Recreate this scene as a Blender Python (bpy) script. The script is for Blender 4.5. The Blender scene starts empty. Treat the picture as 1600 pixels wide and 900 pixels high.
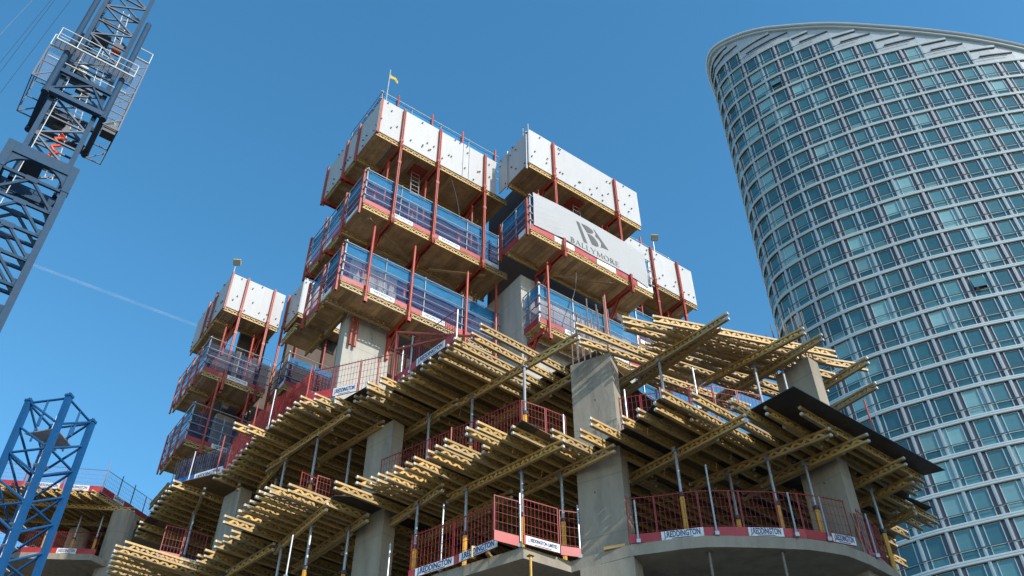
import bpy, bmesh, math, random
from mathutils import Vector, Matrix
random.seed(7)
R = math.radians
scene = bpy.context.scene
col = scene.collection

# ------------------------------------------------------------------ camera
F, PITCH, ROLL, CZ = 1457.39, R(43.1957), R(-0.36894), 1.7
_c, _s = math.cos(PITCH), math.sin(PITCH)
M0 = Matrix(((1, 0, 0), (0, _s, -_c), (0, _c, _s)))
_cr, _sr = math.cos(ROLL), math.sin(ROLL)
MC = Matrix(((_cr, -_sr, 0), (_sr, _cr, 0), (0, 0, 1))) @ M0      # rows: right, down, forward
cam = bpy.data.cameras.new('camera')
cam.sensor_width = 36.0
cam.lens = F / 1600 * 36
cam.clip_end = 30000
camo = bpy.data.objects.new('camera', cam)
col.objects.link(camo)
camo.matrix_world = Matrix(((MC[0][0], -MC[1][0], -MC[2][0], 0), (MC[0][1], -MC[1][1], -MC[2][1], 0),
                            (MC[0][2], -MC[1][2], -MC[2][2], CZ), (0, 0, 0, 1)))
scene.camera = camo

# ------------------------------------------------------------------ sky, sun, exposure
SUN_AZ, SUN_EL = R(135), R(32.5)
w = bpy.data.worlds.new('World')
scene.world = w
w.use_nodes = True
nt = w.node_tree
sky = nt.nodes.new('ShaderNodeTexSky')
sky.sky_type = 'NISHITA'
sky.sun_disc = False
sky.sun_elevation = SUN_EL
sky.sun_rotation = SUN_AZ
sky.air_density = 1.0
sky.dust_density = 0.4
sky.ozone_density = 1.0
bg = nt.nodes['Background']
hs = nt.nodes.new('ShaderNodeHueSaturation')
hs.inputs['Hue'].default_value = 0.488
hs.inputs['Saturation'].default_value = 1.32
nt.links.new(sky.outputs[0], hs.inputs['Color'])
nt.links.new(hs.outputs[0], bg.inputs[0])
bg.inputs[1].default_value = 0.15
sl = bpy.data.lights.new('sun', 'SUN')
sl.energy = 2.6
sl.angle = R(0.53)
sl.color = (1.0, 0.95, 0.87)
so = bpy.data.objects.new('sun', sl)
col.objects.link(so)
so.location = (40, -40, 80)
so.rotation_euler = Vector((-math.sin(SUN_AZ) * math.cos(SUN_EL), -math.cos(SUN_AZ) * math.cos(SUN_EL),
                            -math.sin(SUN_EL))).to_track_quat('-Z', 'Y').to_euler()
vs = scene.view_settings
vs.view_transform = 'Standard'
vs.look = 'None'
vs.gamma = 1
vs.use_curve_mapping = False
vs.exposure = 0.78

# ------------------------------------------------------------------ measuring helpers
def ray(x, y):
    return MC.transposed() @ Vector(((x - 800) / F, (y - 450) / F, 1))
def at(x, y, z):
    d = ray(x, y)
    return Vector((0, 0, CZ)) + d * ((z - CZ) / d.z)
def at_dist(x, y, D):
    d = ray(x, y)
    return Vector((0, 0, CZ)) + d * (D / math.hypot(d.x, d.y))
def zat(x, y, P):
    d = ray(x, y)
    return CZ + d.z * math.hypot(P[0], P[1]) / math.hypot(d.x, d.y)
def az(a):
    return Vector((math.sin(R(a)), math.cos(R(a)), 0))
UZ = Vector((0, 0, 1))
uA = az(53.704)
uB = az(53.704 - 90)
def AB(a, b, z):
    return uA * a + uB * b + UZ * z
def project(P):
    v = MC @ (Vector(P) - Vector((0, 0, CZ)))
    return (800 + F * v.x / v.z, 450 + F * v.y / v.z) if v.z > 0 else (-9999, -9999)

# ------------------------------------------------------------------ materials
def mat(name, color, rough=0.6, metal=0.0, var=0.0, vscale=3.0, stretch=(1, 1, 1), bump=0.0, bscale=30.0,
        dirt=None, dirt_amt=0.5, dirt_scale=1.5, alpha=1.0, spec=0.5, rand=0.0, coat=0.0, transl=0.0, fade=0.0, joints=0.0):
    m = bpy.data.materials.new(name)
    m.use_nodes = True
    n = m.node_tree.nodes
    L = m.node_tree.links.new
    p = n['Principled BSDF']
    p.inputs['Roughness'].default_value = rough
    p.inputs['Metallic'].default_value = metal
    p.inputs['Specular IOR Level'].default_value = spec
    p.inputs['Coat Weight'].default_value = coat
    tc = n.new('ShaderNodeTexCoord')
    mp = n.new('ShaderNodeMapping')
    mp.inputs['Scale'].default_value = stretch
    L(tc.outputs['Object'], mp.inputs['Vector'])
    rgb = n.new('ShaderNodeRGB')
    rgb.outputs[0].default_value = (*color, 1)
    out = rgb.outputs[0]
    if var > 0:
        nz = n.new('ShaderNodeTexNoise')
        nz.inputs['Scale'].default_value = vscale
        nz.inputs['Detail'].default_value = 6
        nz.inputs['Roughness'].default_value = 0.65
        L(mp.outputs[0], nz.inputs['Vector'])
        mr = n.new('ShaderNodeMapRange')
        mr.inputs[1].default_value = 0.25
        mr.inputs[2].default_value = 0.75
        mr.inputs[3].default_value = 1 - var
        mr.inputs[4].default_value = 1 + var
        L(nz.outputs['Fac'], mr.inputs[0])
        hv = n.new('ShaderNodeHueSaturation')
        L(out, hv.inputs['Color'])
        L(mr.outputs[0], hv.inputs['Value'])
        out = hv.outputs[0]
    if rand > 0:
        oi = n.new('ShaderNodeObjectInfo')
        mr2 = n.new('ShaderNodeMapRange')
        mr2.inputs[3].default_value = 1 - rand
        mr2.inputs[4].default_value = 1 + rand
        L(oi.outputs['Random'], mr2.inputs[0])
        hv2 = n.new('ShaderNodeHueSaturation')
        L(out, hv2.inputs['Color'])
        L(mr2.outputs[0], hv2.inputs['Value'])
        out = hv2.outputs[0]
    if dirt:
        nz2 = n.new('ShaderNodeTexNoise')
        nz2.inputs['Scale'].default_value = dirt_scale
        nz2.inputs['Detail'].default_value = 8
        nz2.inputs['Roughness'].default_value = 0.7
        L(mp.outputs[0], nz2.inputs['Vector'])
        cr = n.new('ShaderNodeMapRange')
        cr.inputs[1].default_value = 0.5
        cr.inputs[2].default_value = 0.72
        cr.inputs[3].default_value = 0
        cr.inputs[4].default_value = dirt_amt
        L(nz2.outputs['Fac'], cr.inputs[0])
        mx = n.new('ShaderNodeMixRGB')
        mx.inputs[2].default_value = (*dirt, 1)
        L(cr.outputs[0], mx.inputs[0])
        L(out, mx.inputs[1])
        out = mx.outputs[0]
    if fade > 0:          # some pieces are older and greyer than others
        oi3 = n.new('ShaderNodeObjectInfo')
        m3 = n.new('ShaderNodeMath'); m3.operation = 'MULTIPLY'; m3.inputs[1].default_value = 7.31
        f3 = n.new('ShaderNodeMath'); f3.operation = 'FRACT'
        r3 = n.new('ShaderNodeMapRange'); r3.inputs[1].default_value = 0.45; r3.inputs[2].default_value = 1.0; r3.inputs[3].default_value = 0; r3.inputs[4].default_value = fade
        L(oi3.outputs['Random'], m3.inputs[0]); L(m3.outputs[0], f3.inputs[0]); L(f3.outputs[0], r3.inputs[0])
        x3 = n.new('ShaderNodeMixRGB'); x3.inputs[2].default_value = (0.27, 0.23, 0.175, 1)
        L(r3.outputs[0], x3.inputs[0]); L(out, x3.inputs[1]); out = x3.outputs[0]
    if joints > 0:        # lift lines between pours and formwork boards
        sx = n.new('ShaderNodeSeparateXYZ'); L(tc.outputs['Object'], sx.inputs[0])
        d4 = n.new('ShaderNodeMath'); d4.operation = 'DIVIDE'; d4.inputs[1].default_value = joints
        f4 = n.new('ShaderNodeMath'); f4.operation = 'FRACT'
        r4 = n.new('ShaderNodeMapRange'); r4.inputs[1].default_value = 0.0; r4.inputs[2].default_value = 0.022; r4.inputs[3].default_value = 0.55; r4.inputs[4].default_value = 0.0
        L(sx.outputs['Z'], d4.inputs[0]); L(d4.outputs[0], f4.inputs[0]); L(f4.outputs[0], r4.inputs[0])
        x4 = n.new('ShaderNodeMixRGB'); x4.inputs[2].default_value = (0.11, 0.105, 0.095, 1)
        L(r4.outputs[0], x4.inputs[0]); L(out, x4.inputs[1]); out = x4.outputs[0]
    L(out, p.inputs['Base Color'])
    if bump > 0:
        nb = n.new('ShaderNodeTexNoise')
        nb.inputs['Scale'].default_value = bscale
        nb.inputs['Detail'].default_value = 4
        L(mp.outputs[0], nb.inputs['Vector'])
        b = n.new('ShaderNodeBump')
        b.inputs['Strength'].default_value = bump
        b.inputs['Distance'].default_value = 0.02
        L(nb.outputs['Fac'], b.inputs['Height'])
        L(b.outputs[0], p.inputs['Normal'])
    surf = p.outputs[0]
    if transl > 0:
        tl = n.new('ShaderNodeBsdfTranslucent')
        L(out, tl.inputs[0])
        ms = n.new('ShaderNodeMixShader')
        ms.inputs[0].default_value = transl
        L(surf, ms.inputs[1])
        L(tl.outputs[0], ms.inputs[2])
        surf = ms.outputs[0]
    if alpha < 1:
        tr = n.new('ShaderNodeBsdfTransparent')
        ms = n.new('ShaderNodeMixShader')
        ms.inputs[0].default_value = alpha
        L(tr.outputs[0], ms.inputs[1])
        L(surf, ms.inputs[2])
        surf = ms.outputs[0]
    L(surf, n['Material Output'].inputs[0])
    return m

CONC = mat('concrete', (0.315, 0.275, 0.215), 0.85, var=0.22, vscale=1.2, stretch=(2.2, 2.2, 0.5), bump=0.25, bscale=14,
           dirt=(0.15, 0.14, 0.125), dirt_amt=0.7, dirt_scale=0.9, joints=1.55)
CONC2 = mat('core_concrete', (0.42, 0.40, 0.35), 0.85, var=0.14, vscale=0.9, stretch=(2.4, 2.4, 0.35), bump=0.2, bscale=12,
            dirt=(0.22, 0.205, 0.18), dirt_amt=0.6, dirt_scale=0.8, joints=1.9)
TIMBER = mat('yellow_lacquered_timber', (0.48, 0.315, 0.11), 0.55, var=0.22, vscale=5, stretch=(1, 1, 3), rand=0.24, fade=0.45,
             dirt=(0.24, 0.17, 0.085), dirt_amt=0.7, dirt_scale=3.2)
TIMBER_W = mat('web_timber', (0.56, 0.34, 0.085), 0.6, var=0.25, vscale=7, rand=0.26, fade=0.4, dirt=(0.33, 0.22, 0.1), dirt_amt=0.5)
ENDCAP = mat('pale_beam_end', (0.66, 0.60, 0.48), 0.6, var=0.2, vscale=20, rand=0.2)
PLANK = mat('deck_plank', (0.50, 0.33, 0.165), 0.8, var=0.28, vscale=3, stretch=(1, 1, 1), rand=0.3, bump=0.2, bscale=40,
            dirt=(0.17, 0.12, 0.08), dirt_amt=0.6, dirt_scale=2)
PLY = mat('brown_plywood', (0.19, 0.12, 0.06), 0.6, var=0.2, vscale=2, rand=0.2, dirt=(0.1, 0.075, 0.05), dirt_amt=0.5)
FILM = mat('black_film_plywood', (0.030, 0.027, 0.026), 0.42, var=0.4, vscale=4, dirt=(0.16, 0.14, 0.12), dirt_amt=0.3, dirt_scale=2.5, rand=0.2)
RED = mat('red_painted_steel', (0.37, 0.045, 0.02), 0.5, var=0.18, vscale=5, dirt=(0.24, 0.11, 0.07), dirt_amt=0.75, dirt_scale=5, rand=0.18)
REDWIRE = mat('red_wire', (0.27, 0.02, 0.018), 0.5, rand=0.15)
REDTOE = mat('red_toe_board', (0.40, 0.028, 0.03), 0.45, var=0.2, vscale=3, dirt=(0.30, 0.13, 0.11), dirt_amt=0.6, dirt_scale=2, rand=0.12)
WHITETOE = mat('white_plate', (0.74, 0.75, 0.74), 0.5, var=0.1, vscale=4, dirt=(0.45, 0.44, 0.42), dirt_amt=0.6, dirt_scale=3)
BLUETOE = mat('blue_toe_board', (0.012, 0.13, 0.42), 0.5, var=0.15, vscale=3)
GALV = mat('galvanised_steel', (0.38, 0.395, 0.41), 0.42, metal=0.55, var=0.15, vscale=14, rand=0.1)
YELLOW = mat('yellow_prop_paint', (0.66, 0.33, 0.03), 0.5, var=0.2, vscale=8, dirt=(0.32, 0.2, 0.09), dirt_amt=0.7, dirt_scale=6, rand=0.15)
NETBLUE = mat('blue_net', (0.006, 0.21, 0.45), 0.7, var=0.16, vscale=2.2, alpha=0.9, transl=0.35)
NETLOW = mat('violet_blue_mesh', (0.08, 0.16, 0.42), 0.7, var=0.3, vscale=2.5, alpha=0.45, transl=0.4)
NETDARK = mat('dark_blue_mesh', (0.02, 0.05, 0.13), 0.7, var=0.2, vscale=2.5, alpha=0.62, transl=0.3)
REDNET = mat('red_debris_net', (0.50, 0.05, 0.035), 0.7, var=0.55, vscale=5, alpha=0.58, transl=0.45)
PANELW = mat('white_screen_panel', (0.43, 0.433, 0.43), 0.55, var=0.06, vscale=1.5, stretch=(2, 2, 0.3), dirt=(0.29, 0.275, 0.25), dirt_amt=0.32, dirt_scale=1.6, rand=0.05)
DARKST = mat('dark_steel', (0.035, 0.035, 0.04), 0.5, rand=0.2)
BANNER = mat('white_banner_cloth', (0.44, 0.445, 0.45), 0.75, var=0.02, vscale=2.5, transl=0.12)
INK = mat('dark_grey_print', (0.085, 0.085, 0.085), 0.7)
INKB = mat('navy_print', (0.02, 0.03, 0.13), 0.6)
TUBED = mat('dark_grey_tube', (0.20, 0.20, 0.195), 0.6, var=0.2, vscale=8)  # darker grey than the other tube steel
REBAR = mat('rusty_rebar', (0.21, 0.17, 0.15), 0.8, var=0.3, vscale=20)
CRANE1B = mat('shaded_brace_paint', (0.03, 0.05, 0.085), 0.45, var=0.2, vscale=4)  # crane paint darkened so the braces read as shaded beside the legs
CRANE1 = mat('grey_blue_crane_paint', (0.034, 0.074, 0.13), 0.7, spec=0.12, var=0.12, vscale=3, dirt=(0.06, 0.06, 0.065), dirt_amt=0.6, dirt_scale=2.5, rand=0.12)
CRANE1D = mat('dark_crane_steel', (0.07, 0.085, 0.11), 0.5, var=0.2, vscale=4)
CRANE2 = mat('bright_blue_crane_paint', (0.010, 0.085, 0.235), 0.5, spec=0.25, var=0.15, vscale=3, dirt=(0.03, 0.08, 0.17), dirt_amt=0.6, dirt_scale=2.5, rand=0.08)
GREYW = mat('pale_rail_paint', (0.62, 0.64, 0.60), 0.5, var=0.1, vscale=6)
CAGE = mat('grey_cage_mesh', (0.26, 0.28, 0.30), 0.6, alpha=0.17)
ORANGE = mat('orange_red_cable', (0.75, 0.09, 0.03), 0.5)
TWHITE = mat('tower_white_cladding', (0.42, 0.45, 0.455), 0.38, var=0.04, vscale=0.6, metal=0.15)
TBAND = mat('tower_band_metal', (0.47, 0.53, 0.535), 0.4, metal=0.1, var=0.04, vscale=0.5)
TDARK = mat('tower_dark_panel', (0.075, 0.07, 0.085), 0.4, rand=0.1)
TSEAM = mat('tower_shadow_gap', (0.06, 0.065, 0.07), 0.6)
TRIM = mat('tower_rim', (0.56, 0.56, 0.53), 0.45, metal=0.3, var=0.06, vscale=0.8)
TGLASS = [mat('tower_glass_%s' % n, c, 0.10, spec=0.9, rand=0.28, var=0.16, vscale=0.9, coat=0.3)
          for n, c in (('deep', (0.034, 0.108, 0.120)), ('mid', (0.07, 0.175, 0.185)), ('blind', (0.17, 0.32, 0.325)))]
TOPEN = mat('tower_open_sash_gap', (0.04, 0.045, 0.05), 0.8)
GROUND = mat('ground_gravel', (0.15, 0.135, 0.115), 0.9, var=0.25, vscale=0.3, bump=0.3, bscale=3)

# ------------------------------------------------------------------ mesh builder
class MB:
    def __init__(s):
        s.v = []; s.f = []; s.mi = []
    def quadbox(s, pts, mi=0):          # 8 points: bottom 4 (ccw), top 4
        n = len(s.v)
        s.v += [Vector(p) for p in pts]
        for q in ((3, 2, 1, 0), (4, 5, 6, 7), (0, 1, 5, 4), (1, 2, 6, 5), (2, 3, 7, 6), (3, 0, 4, 7)):
            s.f.append(tuple(n + i for i in q)); s.mi.append(mi)
        return s
    def box(s, o, x, y, z, mi=0):       # corner + 3 edge vectors
        o = Vector(o)
        return s.quadbox((o, o + x, o + x + y, o + y, o + z, o + x + z, o + x + y + z, o + y + z), mi)
    def cbox(s, c, x, y, z, mi=0):      # centre + 3 full edge vectors
        return s.box(Vector(c) - (x + y + z) / 2, x, y, z, mi)
    def bar(s, p, q, wd, h, up=UZ, mi=0):
        p = Vector(p); q = Vector(q); d = (q - p).normalized()
        sd = d.cross(up)
        if sd.length < 1e-4: sd = d.cross(Vector((1, 0, 0)))
        sd.normalize(); u = sd.cross(d).normalized()
        return s.box(p - sd * wd / 2 - u * h / 2, sd * wd, u * h, q - p, mi)
    def tube(s, p, q, r, n=6, mi=0, r2=None):
        p = Vector(p); q = Vector(q); d = (q - p).normalized()
        a = d.cross(UZ)
        if a.length < 1e-4: a = Vector((1, 0, 0))
        a.normalize(); b = d.cross(a); k = len(s.v); r2 = r if r2 is None else r2
        for i in range(n):
            t = 2 * math.pi * i / n
            o = a * math.cos(t) + b * math.sin(t)
            s.v += [p + o * r, q + o * r2]
        for i in range(n):
            j = (i + 1) % n
            s.f.append((k + 2 * i, k + 2 * j, k + 2 * j + 1, k + 2 * i + 1)); s.mi.append(mi)
        s.f.append(tuple(k + 2 * i for i in range(n))[::-1]); s.mi.append(mi)
        s.f.append(tuple(k + 2 * i + 1 for i in range(n))); s.mi.append(mi)
        return s
    def prism(s, pts, up, mi=0):        # polygon + extrusion vector
        n = len(s.v); k = len(pts)
        s.v += [Vector(p) for p in pts] + [Vector(p) + up for p in pts]
        s.f.append(tuple(n + i for i in range(k))[::-1]); s.mi.append(mi)
        s.f.append(tuple(n + k + i for i in range(k))); s.mi.append(mi)
        for i in range(k):
            j = (i + 1) % k
            s.f.append((n + i, n + j, n + k + j, n + k + i)); s.mi.append(mi)
        return s
    def quad(s, a, b, c, d, mi=0):
        n = len(s.v); s.v += [Vector(a), Vector(b), Vector(c), Vector(d)]
        s.f.append((n, n + 1, n + 2, n + 3)); s.mi.append(mi)
        return s
    def mesh(s, name, mats, off=Vector((0, 0, 0)), fix=True):
        me = bpy.data.meshes.new(name)
        me.from_pydata([tuple(p - off) for p in s.v], [], s.f)
        mats = mats if isinstance(mats, (list, tuple)) else [mats]
        for m in mats: me.materials.append(m)
        if len(mats) > 1: me.polygons.foreach_set('material_index', s.mi)
        if fix:
            bm = bmesh.new(); bm.from_mesh(me)
            bmesh.ops.recalc_face_normals(bm, faces=bm.faces)
            bm.to_mesh(me); bm.free()
        me.update()
        return me

def obj(name, data, parent=None, kind=None, label=None, cat=None, group=None, loc=None):
    o = bpy.data.objects.new(name, data)
    col.objects.link(o)
    if parent: o.parent = parent
    if loc is not None: o.location = loc
    if kind: o['kind'] = kind
    if label: o['label'] = label
    if cat: o['category'] = cat
    if group: o['group'] = group
    return o

class Thing:
    def __init__(s, name, loc, label, cat, group=None, rz=0.0):
        s.loc = Vector(loc)
        s.o = obj(name, None, label=label, cat=cat, group=group, loc=s.loc)
        s.o.empty_display_size = 0.3
    def part(s, name, mb, mats, parent=None, kind=None, label=None):
        return obj(name, mb.mesh(name, mats, s.loc), parent or s.o, kind=kind, label=label)

def single(name, mb, mats, label, cat, group=None, kind=None):
    c = sum((Vector(p) for p in mb.v), Vector()) / max(1, len(mb.v))
    c.z = min(p.z for p in mb.v)
    return obj(name, mb.mesh(name, mats, c), None, kind=kind, label=label, cat=cat, group=group, loc=c)

_txt = {}
def text_mesh(body, size, m, bold=0.0):
    key = (body, size, m.name)
    if key not in _txt:
        cu = bpy.data.curves.new('lettering', 'FONT')
        cu.body = body; cu.size = size; cu.resolution_u = 3; cu.extrude = 0.002; cu.offset = bold
        cu.align_x = 'CENTER'; cu.align_y = 'CENTER'
        ob = bpy.data.objects.new('lettering', cu)
        col.objects.link(ob)
        dg = bpy.context.evaluated_depsgraph_get()
        me = bpy.data.meshes.new_from_object(ob.evaluated_get(dg))
        bpy.data.objects.remove(ob)
        me.name = 'lettering'
        me.materials.clear(); me.materials.append(m)
        _txt[key] = me
    return _txt[key]
def put_text(body, size, m, P, d, n, thing, parent, bold=0.0, width=None):
    me = text_mesh(body, size, m, bold)
    o = obj('lettering', me, parent)
    u = n.cross(d).normalized()
    sx = 1.0
    if width:
        xs = [v.co.x for v in me.vertices]
        sx = width / (max(xs) - min(xs))
    mm = Matrix((( d.x * sx, u.x, n.x, 0), (d.y * sx, u.y, n.y, 0), (d.z * sx, u.z, n.z, 0), (0, 0, 0, 1)))
    mm.translation = Vector(P) - thing.loc
    o.matrix_local = mm
    return o

WORDS = ['first', 'second', 'third', 'fourth', 'fifth', 'sixth', 'seventh', 'eighth', 'ninth', 'tenth', 'eleventh', 'twelfth',
         'thirteenth', 'fourteenth', 'fifteenth', 'sixteenth', 'seventeenth', 'eighteenth', 'nineteenth', 'twentieth']
def nth(i):
    tens = {2: 'twenty', 3: 'thirty', 4: 'forty', 5: 'fifty', 6: 'sixty', 7: 'seventy', 8: 'eighty'}
    tt = {2: 'twentieth', 3: 'thirtieth', 4: 'fortieth', 5: 'fiftieth', 6: 'sixtieth', 7: 'seventieth', 8: 'eightieth'}
    if i < 20: return WORDS[i]
    n = i + 1
    return tt[n // 10] if n % 10 == 0 else tens[n // 10] + '-' + WORDS[n % 10 - 1]

# ------------------------------------------------------------------ ground
g = MB(); g.box((-1500, -1500, -0.5), Vector((3000, 0, 0)), Vector((0, 3000, 0)), Vector((0, 0, 0.5)))
go = obj('ground', g.mesh('ground', GROUND), kind='structure', label='pale gravel ground below the building site')
# ================================================================== the unfinished tower block (slabs, columns, core)
Z0, ZS1, ZB1, ZP1 = 11.70, 14.24, 14.48, 14.72        # slab top, stringer soffit, joist soffit, ply soffit of the lower tier
ZS2, ZB2, ZP2 = 17.52, 17.76, 18.00
def slab_poly(z, grow=0.0):
    px = [(680, 897), (817.7, 854.5), (892, 877), (940, 863), (985.8, 851), (1030.5, 845), (1065, 840), (1101, 837), (1135, 837),
          (1167, 837.7), (1210, 839), (1260, 841.4), (1290, 845.5), (1320, 851), (1355, 865), (1390, 883.5), (1408.6, 900)]
    pts = [at(x, y, Z0) for x, y in px]
    a = pts[0]
    pre = [a + az(-48) * 14, a + az(-48) * 7]
    post = [Vector((11.0, 23.8, 0)), Vector((13.0, 28.5, 0)), Vector((15.5, 36, 0)), Vector((17, 46, 0)), Vector((-2, 52, 0)), Vector((-20, 48, 0))]
    out = pre + pts + post
    return [Vector((p.x, p.y, z)) for p in out]
B = Thing('unfinished_building', (3, 30, 0), 'unfinished concrete building with grey columns, curved floor slab and central core', 'building')
for z in (Z0 - 0.27, Z0 - 0.27 - 3.3, Z0 - 0.27 - 6.6):
    m = MB(); m.prism(slab_poly(z), UZ * 0.27)
    B.part('floor_slab', m, CONC)
def blade(P, a1, L, a2, t, top, base=0.0):
    P = Vector((P[0], P[1], base))
    m = MB(); m.prism([P, P + az(a1) * L, P + az(a1) * L + az(a2) * t, P + az(a2) * t], UZ * (top - base))
    return m
def starter_bars(P, a1, L, a2, t, z, n, h):
    m = MB()
    for i in range(n):
        for k in (0.12, 0.88):
            q = Vector((P[0], P[1], 0)) + az(a1) * (0.06 + (L - 0.12) * i / (n - 1)) + az(a2) * t * k + UZ * (z - 0.02)
            tilt = Vector((random.uniform(-.05, .05), random.uniform(-.05, .05), h * random.uniform(0.85, 1.15)))
            m.tube(q, q + tilt, 0.019, 5)
    for hh in (0.15, 0.45):
        p0 = Vector((P[0], P[1], z + hh))
        m.bar(p0 - az(a2) * .02, p0 + az(a1) * L - az(a2) * .02, 0.012, 0.012)
    return m
PC = at(983, 851, Z0) * 1.032
colC = B.part('column', blade(PC, -61.5, 1.2, 28.5, 0.45, 17.70), CONC, label='sunlit concrete column streaked with beam shadows')
m = starter_bars(PC, -61.5, 1.2, 28.5, 0.45, 17.70, 7, 2.0); B.part('starter_bars', m, REBAR, parent=colC, kind='stuff')
m = MB()
for a_, b_ in ((0.55, 16.3), (0.3, 14.9), (0.75, 13.6)):       # form tie holes
    q = PC + az(-61.5) * a_; m.tube(Vector((q.x, q.y, b_)) - az(28.5) * 0.004, Vector((q.x, q.y, b_)) + az(28.5) * 0.03, 0.022, 8)
B.part('tie_hole', m, DARKST, parent=colC)
PCb = at(990, 869, Z0 - .28)
B.part('column', blade(PCb, -61.5, 1.3, 28.5, 0.5, Z0 - 0.272), CONC)
P2 = at_dist(609, 718, 22.8)
B.part('column', blade(P2, -48, 1.13, 42, 0.42, 17.6), CONC)
PR = at(1347, 857, Z0) * 1.025
colR = B.part('column', blade(PR, -40, 1.1, 50, 0.44, 17.6), CONC)
m = starter_bars(PR, -40, 1.1, 50, 0.44, 17.6, 7, 1.7); B.part('starter_bars', m, REBAR, parent=colR, kind='stuff')
m = MB(); q = PR + az(-40) * 0.5
for b_ in (16.2, 13.9): m.tube(Vector((q.x, q.y, b_)) - az(50) * 0.004, Vector((q.x, q.y, b_)) + az(50) * 0.03, 0.022, 8)
B.part('tie_hole', m, DARKST, parent=colR)
P4 = at_dist(374, 775, 27.6)
B.part('column', blade(P4, -48, 0.95, 42, 0.42, 17.6), CONC)
for px, D in ((300, 33.5), (235, 40)):
    B.part('column', blade(at_dist(px, 850, D), -48, 1.1, 42, 0.42, 14.3), CONC)
for q in (Vector((4, 25, 0)), Vector((9.6, 25.5, 0)), Vector((-1.5, 26.5, 0)), Vector((-6, 31, 0)), Vector((11.5, 30, 0))):
    B.part('column', blade(q, -40, 0.9, 50, 0.45, 14.3), CONC)
# core walls, in the core's own axes (A to the right, B to the back)
def ab_wall(a0, a1, b0, b1, z0, z1, name='core_wall', m_=CONC2, label=None):
    m = MB(); m.prism([AB(a0, b0, z0), AB(a1, b0, z0), AB(a1, b1, z0), AB(a0, b1, z0)], UZ * (z1 - z0))
    return B.part(name, m, m_, label=label)
FORMW = mat('shaded_wall_form', (0.085, 0.055, 0.035), 0.7, var=0.25, vscale=2)  # wall forms coloured dark to stand in for shade between the decks
ab_wall(11.05, 13.05, 26.0, 26.5, 8, 29.6, label='sunlit pale core wall end below the blue-netted platforms')
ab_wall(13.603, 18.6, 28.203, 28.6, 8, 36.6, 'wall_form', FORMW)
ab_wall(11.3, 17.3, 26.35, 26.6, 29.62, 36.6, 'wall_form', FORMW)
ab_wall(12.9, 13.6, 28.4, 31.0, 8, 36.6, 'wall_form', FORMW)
ab_wall(17.4, 23.6, 23.05, 23.5, 8, 29.6)
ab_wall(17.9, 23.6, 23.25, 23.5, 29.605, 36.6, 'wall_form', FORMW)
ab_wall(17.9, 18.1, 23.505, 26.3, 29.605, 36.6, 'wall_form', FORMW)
ab_wall(17.4, 17.85, 23.503, 28.2, 8, 29.6, label='grey core wall in the gap between the two tall platforms')
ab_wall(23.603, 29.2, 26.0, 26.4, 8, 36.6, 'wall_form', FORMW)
ab_wall(28.7, 29.197, 26.403, 38, 8, 36.6)
ab_wall(10.9, 12.6, 40.2, 40.6, 8, 29.6)
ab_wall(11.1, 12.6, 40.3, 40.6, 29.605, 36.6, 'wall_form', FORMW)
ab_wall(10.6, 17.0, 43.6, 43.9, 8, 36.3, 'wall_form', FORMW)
ab_wall(12.0, 12.6, 40.603, 43.5, 8, 36.6)
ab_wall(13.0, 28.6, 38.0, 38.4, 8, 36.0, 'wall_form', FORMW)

# ================================================================== lattice beams
JH = 0.24
_jm = {}
def beam_meshes(L):
    L = round(L / 0.3) * 0.3
    if L not in _jm:
        lo, up, wb = MB(), MB(), MB()
        X, Y = Vector((1, 0, 0)), Vector((0, 1, 0))
        for mb, z in ((lo, 0.0), (up, JH - 0.06)):
            e = 0.05
            mb.prism([Vector((0, -0.028, z)), Vector((e, -0.04, z)), Vector((L - e, -0.04, z)), Vector((L, -0.028, z)),
                      Vector((L, 0.028, z)), Vector((L - e, 0.04, z)), Vector((e, 0.04, z)), Vector((0, 0.028, z))], UZ * 0.06)
        pitch = 0.296
        n = int((L - 0.16) / pitch)
        x = (L - n * pitch) / 2
        for i in range(n):
            for (x0, x1, z0, z1) in ((x, x + pitch / 2, 0.06, JH - 0.06), (x + pitch / 2, x + pitch, JH - 0.06, 0.06)):
                hw = 0.052
                a, b = (x0, z0), (x1, z1)
                if z1 > z0: q = ((x0 - hw, .058), (x0 + hw, .058), (x1 + hw, JH - .058), (x1 - hw, JH - .058))
                else: q = ((x1 - hw, .058), (x1 + hw, .058), (x0 + hw, JH - .058), (x0 - hw, JH - .058))
                wb.quadbox([Vector((q[0][0], -.027, q[0][1])), Vector((q[1][0], -.027, q[1][1])), Vector((q[1][0], .027, q[1][1])), Vector((q[0][0], .027, q[0][1])),
                            Vector((q[3][0], -.027, q[3][1])), Vector((q[2][0], -.027, q[2][1])), Vector((q[2][0], .027, q[2][1])), Vector((q[3][0], .027, q[3][1]))])
            x += pitch
        caps = MB()
        for xx in (0.0, L - 0.05):
            for z in (0.0, JH - 0.06):
                caps.cbox(Vector((xx + 0.025, 0, z + 0.03)), X * 0.062, Y * 0.07, UZ * 0.066)
        _jm[L] = (L, lo.mesh('lower_chord', TIMBER), up.mesh('upper_chord', TIMBER), wb.mesh('lattice_web', TIMBER_W), caps.mesh('end_cap', ENDCAP))
    return _jm[L]
def beam(name, p, a, L, label, cat, group, jit=0.6, caps=True):
    L, lo, up, wb, cp = beam_meshes(L)
    o = obj(name, None, label=label, cat=cat, group=group, loc=p)
    o.rotation_euler = (0, 0, R(90 - a + random.uniform(-jit, jit)))
    obj('lower_chord', lo, o); obj('upper_chord', up, o); obj('lattice_web', wb, o, kind='stuff')
    if caps: obj('end_cap', cp, o, kind='stuff')
    return o

JA = 50.5
J, V = az(JA), az(JA - 90)
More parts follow.
